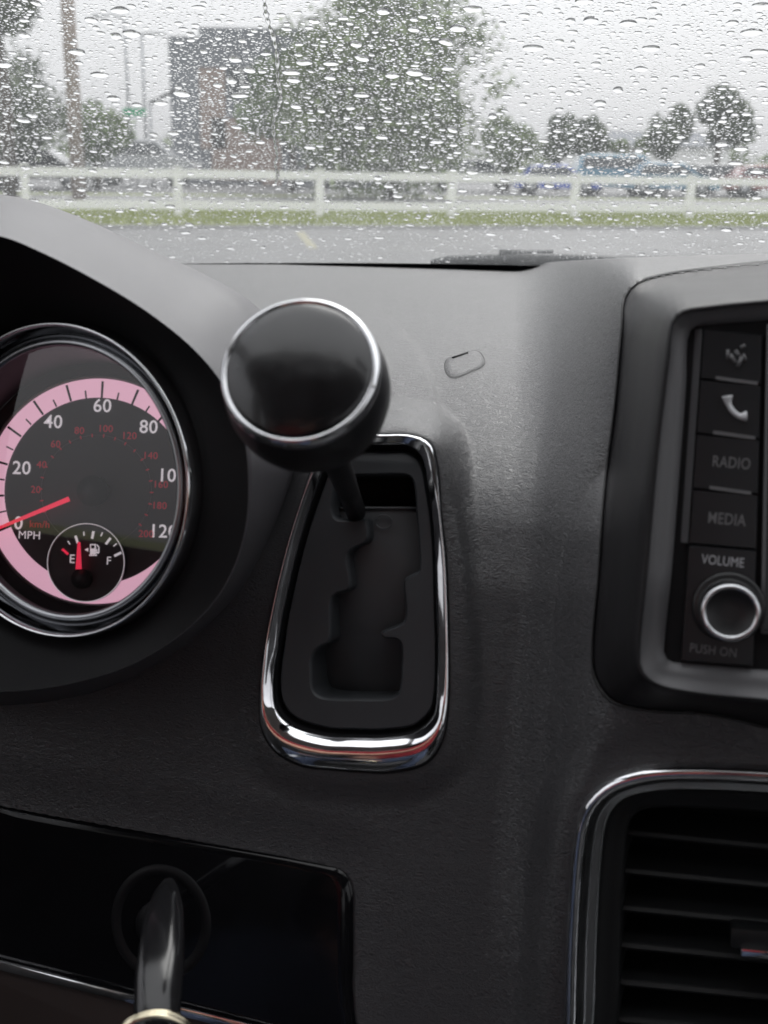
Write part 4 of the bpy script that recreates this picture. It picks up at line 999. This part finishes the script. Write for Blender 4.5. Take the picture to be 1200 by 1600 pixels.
def stamp(x, t, rx, ry):
    i0, i1 = int((x - rx - X0) / CELL), int((x + rx - X0) / CELL) + 1; j0, j1 = int((t - ry - T0) / CELL), int((t + ry - T0) / CELL) + 1
    i0, j0 = max(i0, 0), max(j0, 0); sub = occ[j0:j1, i0:i1]
    if sub.size == 0: return False
    yy_, xx_ = np.mgrid[j0:j0 + sub.shape[0], i0:i0 + sub.shape[1]]
    mk = ((xx_ * CELL + X0 - x) / rx) ** 2 + ((yy_ * CELL + T0 - t) / ry) ** 2 < 1
    if (sub & mk).any(): return False
    sub |= mk; return True
def project(p):
    q = p - C; d = q.dot(Fv); return 600 + F * q.dot(Rv) / d, 800 - F * q.dot(Uv) / d
# the trickle's path is reserved first
TR = spline([(412, -20), (414, 10), (419, 35), (428, 62), (433, 90), (434, 125), (439, 150), (436, 165), (430, 180), (427, 200), (430, 225), (433, 245), (430, 258), (434, 275), (429, 290)], 8, False)
def on_glass(u, v):
    r = ray(u, v); lo, hi = .5, 2.0
    for _ in range(40):
        m_ = (lo + hi) / 2; p = C + r * m_; q = p - C; xc, y, z = q.dot(EX), q.dot(EY), q.z
        zs = -.128 - .02 * (xc / .75) ** 2; ys = 1.135 - .16 * (xc / .75) ** 2
        if (y - ys) * math.sin(RAKE) + (z - zs) * math.cos(RAKE) > 0: hi = m_
        else: lo = m_
    t = (ys - y) / math.cos(RAKE); return xc, t
TG = [on_glass(u, v) for u, v in TR]
for x, t in TG: stamp(x, t, .0022, .0022)
def jac(sh, x, t, rx, ry, rot):
    V, Fc = sh; p, a, b, n = wsn(x, t, .0002); c, s = math.cos(rot), math.sin(rot)
    L = np.c_[(V[:, 0] * c - V[:, 1] * s) * rx, (V[:, 0] * s + V[:, 1] * c) * ry, V[:, 2] * math.sqrt(rx * ry)]
    return np.array(p) + L @ np.array([a, b, n]), p
big = []; mid = []; small = []
def try_add(lst, n, lo, hi, power, tries, shp):
    k = 0
    while len(lst) < n and k < tries:
        k += 1; x = rng.uniform(X0, X1); t = T0 + (T1 - T0) * rng.random(); r_ = lo + (hi - lo) * rng.random() ** power
        h = (t - T0) / (T1 - T0)
        if rng.random() > .45 + .75 * h: continue
        r_ *= .80 + .35 * min(1, h * 1.5)
        rx, ry = r_ * rng.uniform(.9, 1.6), r_ * rng.uniform(.72, 1.08)
        if stamp(x, t, rx * 1.08, ry * 1.08): lst.append((x, t, rx, ry, rng.uniform(-.3, .3), int(rng.integers(len(shp)))))
try_add(big, 680, .0019, .0040, 2.3, 14000, SHAPES_L)
try_add(mid, 6000, .0008, .0020, 2.2, 40000, SHAPES_M)
try_add(small, 52000, .00028, .00080, 1.5, 170000, SHAPES_S)
print('drops', len(big), len(mid), len(small), occ.mean())
vis = []
for d in big:
    u, v = project(ws(d[0], d[1]))
    if -5 < u < 1205 and -5 < v < sil(u) - 6 and not inside(np.array([u]), np.array([v]), HO_s)[0]: vis.append(d)
vis.sort(key=lambda d: -d[2] * d[3]); top = vis[:300]; rest = [d for d in big if d not in top]
def soup(name, sets, m):
    Vs = []; Fs = []; n = 0
    for shp, lst in sets:
        for (x, t, rx, ry, rot, k) in lst:
            V, _ = jac(shp[k], x, t, rx, ry, rot); Vs.append(V); Fs.append(shp[k][1] + n); n += len(V)
    V = np.concatenate(Vs).astype(np.float32); Fc = np.concatenate(Fs).astype(np.int32); nf = len(Fc)
    me = bpy.data.meshes.new(name); me.vertices.add(len(V)); me.vertices.foreach_set('co', V.ravel()); me.loops.add(nf * 3); me.loops.foreach_set('vertex_index', Fc.ravel())
    me.polygons.add(nf); me.polygons.foreach_set('loop_start', np.arange(0, nf * 3, 3, dtype=np.int32)); me.update(calc_edges=True)
    return link(name, me, m)
tag(soup('small_raindrops', [(SHAPES_L, rest), (SHAPES_M, mid), (SHAPES_S, small)], M['water']), 'fine rain droplets scattered between the larger drops on the windscreen', 'raindrops', kind='stuff')
for (x, t, rx, ry, rot, k) in top:
    V, p = jac(SHAPES_L[k], x, t, rx, ry, rot); o = mesh('raindrop', V, SHAPES_L[k][1].tolist(), M['water'], None, True)
    tag(o, 'clear raindrop, one of the larger ones clinging to the wet windscreen', 'raindrop', 'larger raindrops on the windscreen')
# trickle of water
rg_ = []
for i, (x, t) in enumerate(TG):
    p, a, b, n = wsn(x, t, .0002); wdt = .0014 + .0005 * math.sin(i * 1.7) + .0003 * math.sin(i * .63)
    rg_.append([p + a * (wdt * math.cos(q)) + n * (max(0, math.sin(q)) * wdt * .55) for q in (0, .35, .75, 1.2, 1.57, 1.94, 2.4, 2.8, math.pi, 4.0, 5.3)])
tr = loft('water_trickle', rg_, M['water'], None, True, True, True)
tag(tr, 'thin crooked trickle of water running down the windscreen', 'trickle')

# ================================================================== CABIN BEHIND THE CAMERA (unseen, added to block light and be reflected)
cab = thing('car_cabin', car(0, -.5, -.9), 'unseen car cabin shell of roof, doors and pillars around the dashboard', 'car cabin')
def cbox(name, x0, x1, y0, y1, z0, z1, m_, parent=cab, bevel=0.0):
    return box(name, car((x0 + x1) / 2, (y0 + y1) / 2, (z0 + z1) / 2), (x1 - x0) / 2, (y1 - y0) / 2, (z1 - z0) / 2, m_, parent, (EX, EY, EZ), bevel)
XL, XR = -.58, 1.02
cbox('roof', XL - .1, XR + .1, -2.2, .03, .54, .58, M['roofliner'])
cbox('floor_pan', XL, XR, -2.2, 1.1, -.95, -.90, M['door'])
cbox('tailgate', XL, XR, -2.26, -2.2, -.9, -.05, M['door']); cbox('rear_window', XL, XR, -2.24, -2.22, -.05, .54, M['side_glass'])
for x0, x1 in ((XL - .06, XL), (XR, XR + .06)):
    d = cbox('door_panel', x0, x1, -2.2, 1.0, -.9, -.16, M['door'])
    for a, b in ((-2.2, -2.05), (-1.25, -1.15), (-.45, -.33)): cbox('pillar', x0, x1, a, b, -.16, .54, M['roofliner'])
    cbox('side_window', (x0 + x1) / 2 - .002, (x0 + x1) / 2 + .002, -2.05, .75, -.16, .54, M['side_glass'])
for sx in (XL - .03, XR + .03):
    tube('windscreen_pillar', [car(sx, .98, -.14), car(sx, .6, .13), car(sx, .03, .55)], .04, M['roofliner'], cab, 10)
for sx in (-.18, .66):  # front car seats, unseen, invented for the chrome to reflect
    st = thing('front_seat', car(sx, -.45, -.9), 'driver seat of grey cloth behind the camera' if sx < 0 else 'front passenger seat of grey cloth behind the camera', 'seat', 'front seats')
    cbox('seat_cushion', sx - .25, sx + .25, -.62, -.10, -.62, -.46, M['seat'], st, .04); b = cbox('seat_back', sx - .25, sx + .25, -.80, -.66, -.50, -.03, M['seat'], st, .05)
    cbox('headrest', sx - .13, sx + .13, -.80, -.72, -.02, .13, M['seat'], st, .04); cbox('seat_base', sx - .22, sx + .22, -.60, -.15, -.90, -.625, M['door'], st)
# mirror out of view, invented as something for the gloss surfaces to reflect
mr = thing('rear_view_mirror', car(.22, .17, .36), 'unseen rear-view mirror hanging from the windscreen top', 'mirror')
cbox('mirror_shell', .10, .34, .16, .19, .36, .43, M['black'], mr, .01); tube('mirror_stem', [car(.22, .18, .43), car(.22, .17, .47)], .01, M['black'], mr, 8)

# person holding the phone, seen only mirrored in the chrome
def build_person():
    px_, py_ = -.18, -.46
    J = {'pelvis': (px_, py_, -.38, .13), 'waist': (px_, py_ - .02, -.24, .125), 'chest': (px_, py_ - .03, -.06, .145), 'neck': (px_, py_ - .03, .10, .055), 'headc': (px_, py_ + .0, .20, .085), 'top': (px_, py_ - .01, .29, .06),
         'shl': (px_ - .17, py_ - .02, .04, .06), 'ell': (px_ - .20, py_ + .14, -.16, .042), 'wrl': (px_ + .10, py_ + .36, -.06, .026),
         'shr': (px_ + .17, py_ - .02, .04, .06), 'elr': (px_ + .24, py_ + .12, -.17, .042), 'wrr': (px_ + .22, py_ + .34, -.07, .026),
         'hipl': (px_ - .10, py_ + .05, -.40, .085), 'knl': (px_ - .14, py_ + .42, -.38, .06), 'anl': (px_ - .12, py_ + .70, -.76, .04),
         'hipr': (px_ + .10, py_ + .05, -.40, .085), 'knr': (px_ + .14, py_ + .42, -.38, .06), 'anr': (px_ + .12, py_ + .70, -.76, .04)}
    E_ = [('pelvis', 'waist'), ('waist', 'chest'), ('chest', 'neck'), ('neck', 'headc'), ('headc', 'top'), ('chest', 'shl'), ('shl', 'ell'), ('ell', 'wrl'), ('chest', 'shr'), ('shr', 'elr'), ('elr', 'wrr'), ('pelvis', 'hipl'), ('hipl', 'knl'), ('knl', 'anl'), ('pelvis', 'hipr'), ('hipr', 'knr'), ('knr', 'anr')]
    def skin(name, joints, edges, scale, m_, parent, root):
        ks = list(joints); me = bpy.data.meshes.new(name); o0 = car(px_, py_, -.3)
        me.from_pydata([tuple(car(*joints[k][:3]) - o0) for k in ks], [(ks.index(a), ks.index(b)) for a, b in edges], [])
        o = bpy.data.objects.new(name, me); col.objects.link(o); o.modifiers.new('skin', 'SKIN'); 
        for i, k in enumerate(ks): me.skin_vertices[0].data[i].radius = (joints[k][3] * scale,) * 2; me.skin_vertices[0].data[i].use_root = (k == root)
        o.modifiers.new('sub', 'SUBSURF').levels = 2; o.modifiers['sub'].render_levels = 2
        dg = bpy.context.evaluated_depsgraph_get(); m2 = bpy.data.meshes.new_from_object(o.evaluated_get(dg)); bpy.data.objects.remove(o)
        m2.transform(Matrix.Translation(o0)); return link(name, m2, m_, parent)
    p = thing('person', car(px_, py_, -.46), 'person in a red top and dark jeans seated holding up a phone', 'person')
    for sgn, wj in ((-1, 'wrl'), (1, 'wrr')):        # hand: palm and five bent fingers closing on the phone
        x, y, z, _ = J[wj]; tgt = Vector((-.062 if sgn < 0 else .058, -.030, .0)); w_ = Vector((x, y, z)); pm = w_.lerp(tgt, .55)
        nm = wj + 'p'; J[nm] = (*pm, .026); E_.append((wj, nm))
        J[nm + 'k'] = (*w_.lerp(tgt, .85), .020); E_.append((nm, nm + 'k'))
    body = skin('body', J, E_, 1.0, M['skin'], p, 'pelvis')
    for sgn, wj in ((-1, 'wrl'), (1, 'wrr')):
        b = Vector(J[wj + 'pk'][:3])
        for f, (dz, ln) in enumerate(((.022, .050), (.008, .056), (-.006, .052), (-.018, .042))):
            s = Vector((b.x, b.y, b.z + dz)); pts = [s - Vector((sgn * .012 * -1, .006, 0)) * 0, s + Vector((-sgn * ln * .05, -.012, 0)), s + Vector((-sgn * ln * .45, -.012, .001)), s + Vector((-sgn * ln * .8, -.008, .001))]
            tube('finger', [car(*q) for q in pts], [.0085, .0085, .0078, .006], M['skin'], body, 8)
        s = b + Vector((0, .0, .03)); tube('thumb', [car(*q) for q in (s + Vector((0, 0, -.02)), s + Vector((-sgn * .004, .0, .01)), s + Vector((-sgn * .012, .004, .03)))], [.011, .0105, .008], M['skin'], body, 8)
    tor = {k: J[k] for k in ('pelvis', 'waist', 'chest', 'shl', 'shr')}
    e1, e2 = Vector(J['ell'][:3]), Vector(J['elr'][:3]); tor['ul'] = (*Vector(J['shl'][:3]).lerp(e1, .7), .05); tor['ur'] = (*Vector(J['shr'][:3]).lerp(e2, .7), .05)
    skin('shirt', tor, [('pelvis', 'waist'), ('waist', 'chest'), ('chest', 'shl'), ('chest', 'shr'), ('shl', 'ul'), ('shr', 'ur')], 1.13, M['red_shirt'], p, 'pelvis')
    tr_ = {k: J[k] for k in ('pelvis', 'hipl', 'knl', 'anl', 'hipr', 'knr', 'anr')}
    skin('trousers', tr_, [('pelvis', 'hipl'), ('hipl', 'knl'), ('knl', 'anl'), ('pelvis', 'hipr'), ('hipr', 'knr'), ('knr', 'anr')], 1.12, M['jeans'], p, 'pelvis')
    hr = {'a': (px_, py_ - .035, .21, .085), 'b': (px_, py_ - .02, .295, .07)}; skin('hair', hr, [('a', 'b')], 1.05, M['hair'], p, 'a')
    for sx in (-.032, .032): tube('eye', [car(px_ + sx, py_ + .078, .215), car(px_ + sx, py_ + .09, .215)], .010, M['vinyl'], body, 10)
    tube('nose', [car(px_, py_ + .085, .215), car(px_, py_ + .108, .180)], [.007, .013], M['skin'], body, 8); tube('mouth', [car(px_ - .022, py_ + .085, .150), car(px_, py_ + .092, .149), car(px_ + .022, py_ + .085, .150)], .005, M['sign_red'], body, 6)
    for sx in (-.088, .088): tube('ear', [car(px_ + sx, py_ - .01, .225), car(px_ + sx * 1.08, py_ - .015, .175)], [.014, .010], M['skin'], body, 8)
    shoe = {}
    for sx, k in ((-1, 'anl'), (1, 'anr')):
        x, y, z, _ = J[k]; cbox('shoe', x - .045, x + .045, y - .06, y + .20, -.898, z - .01, M['black'], p, .03)
build_person()
ph = thing('phone', P(600, 800, -.012), 'dark phone held up by the person', 'phone')
box('phone_body', C - Fv * .012, .038, .078, .004, M['phone'], ph, (Rv, Uv, Fv), .003)
print('objects', len(bpy.data.objects))
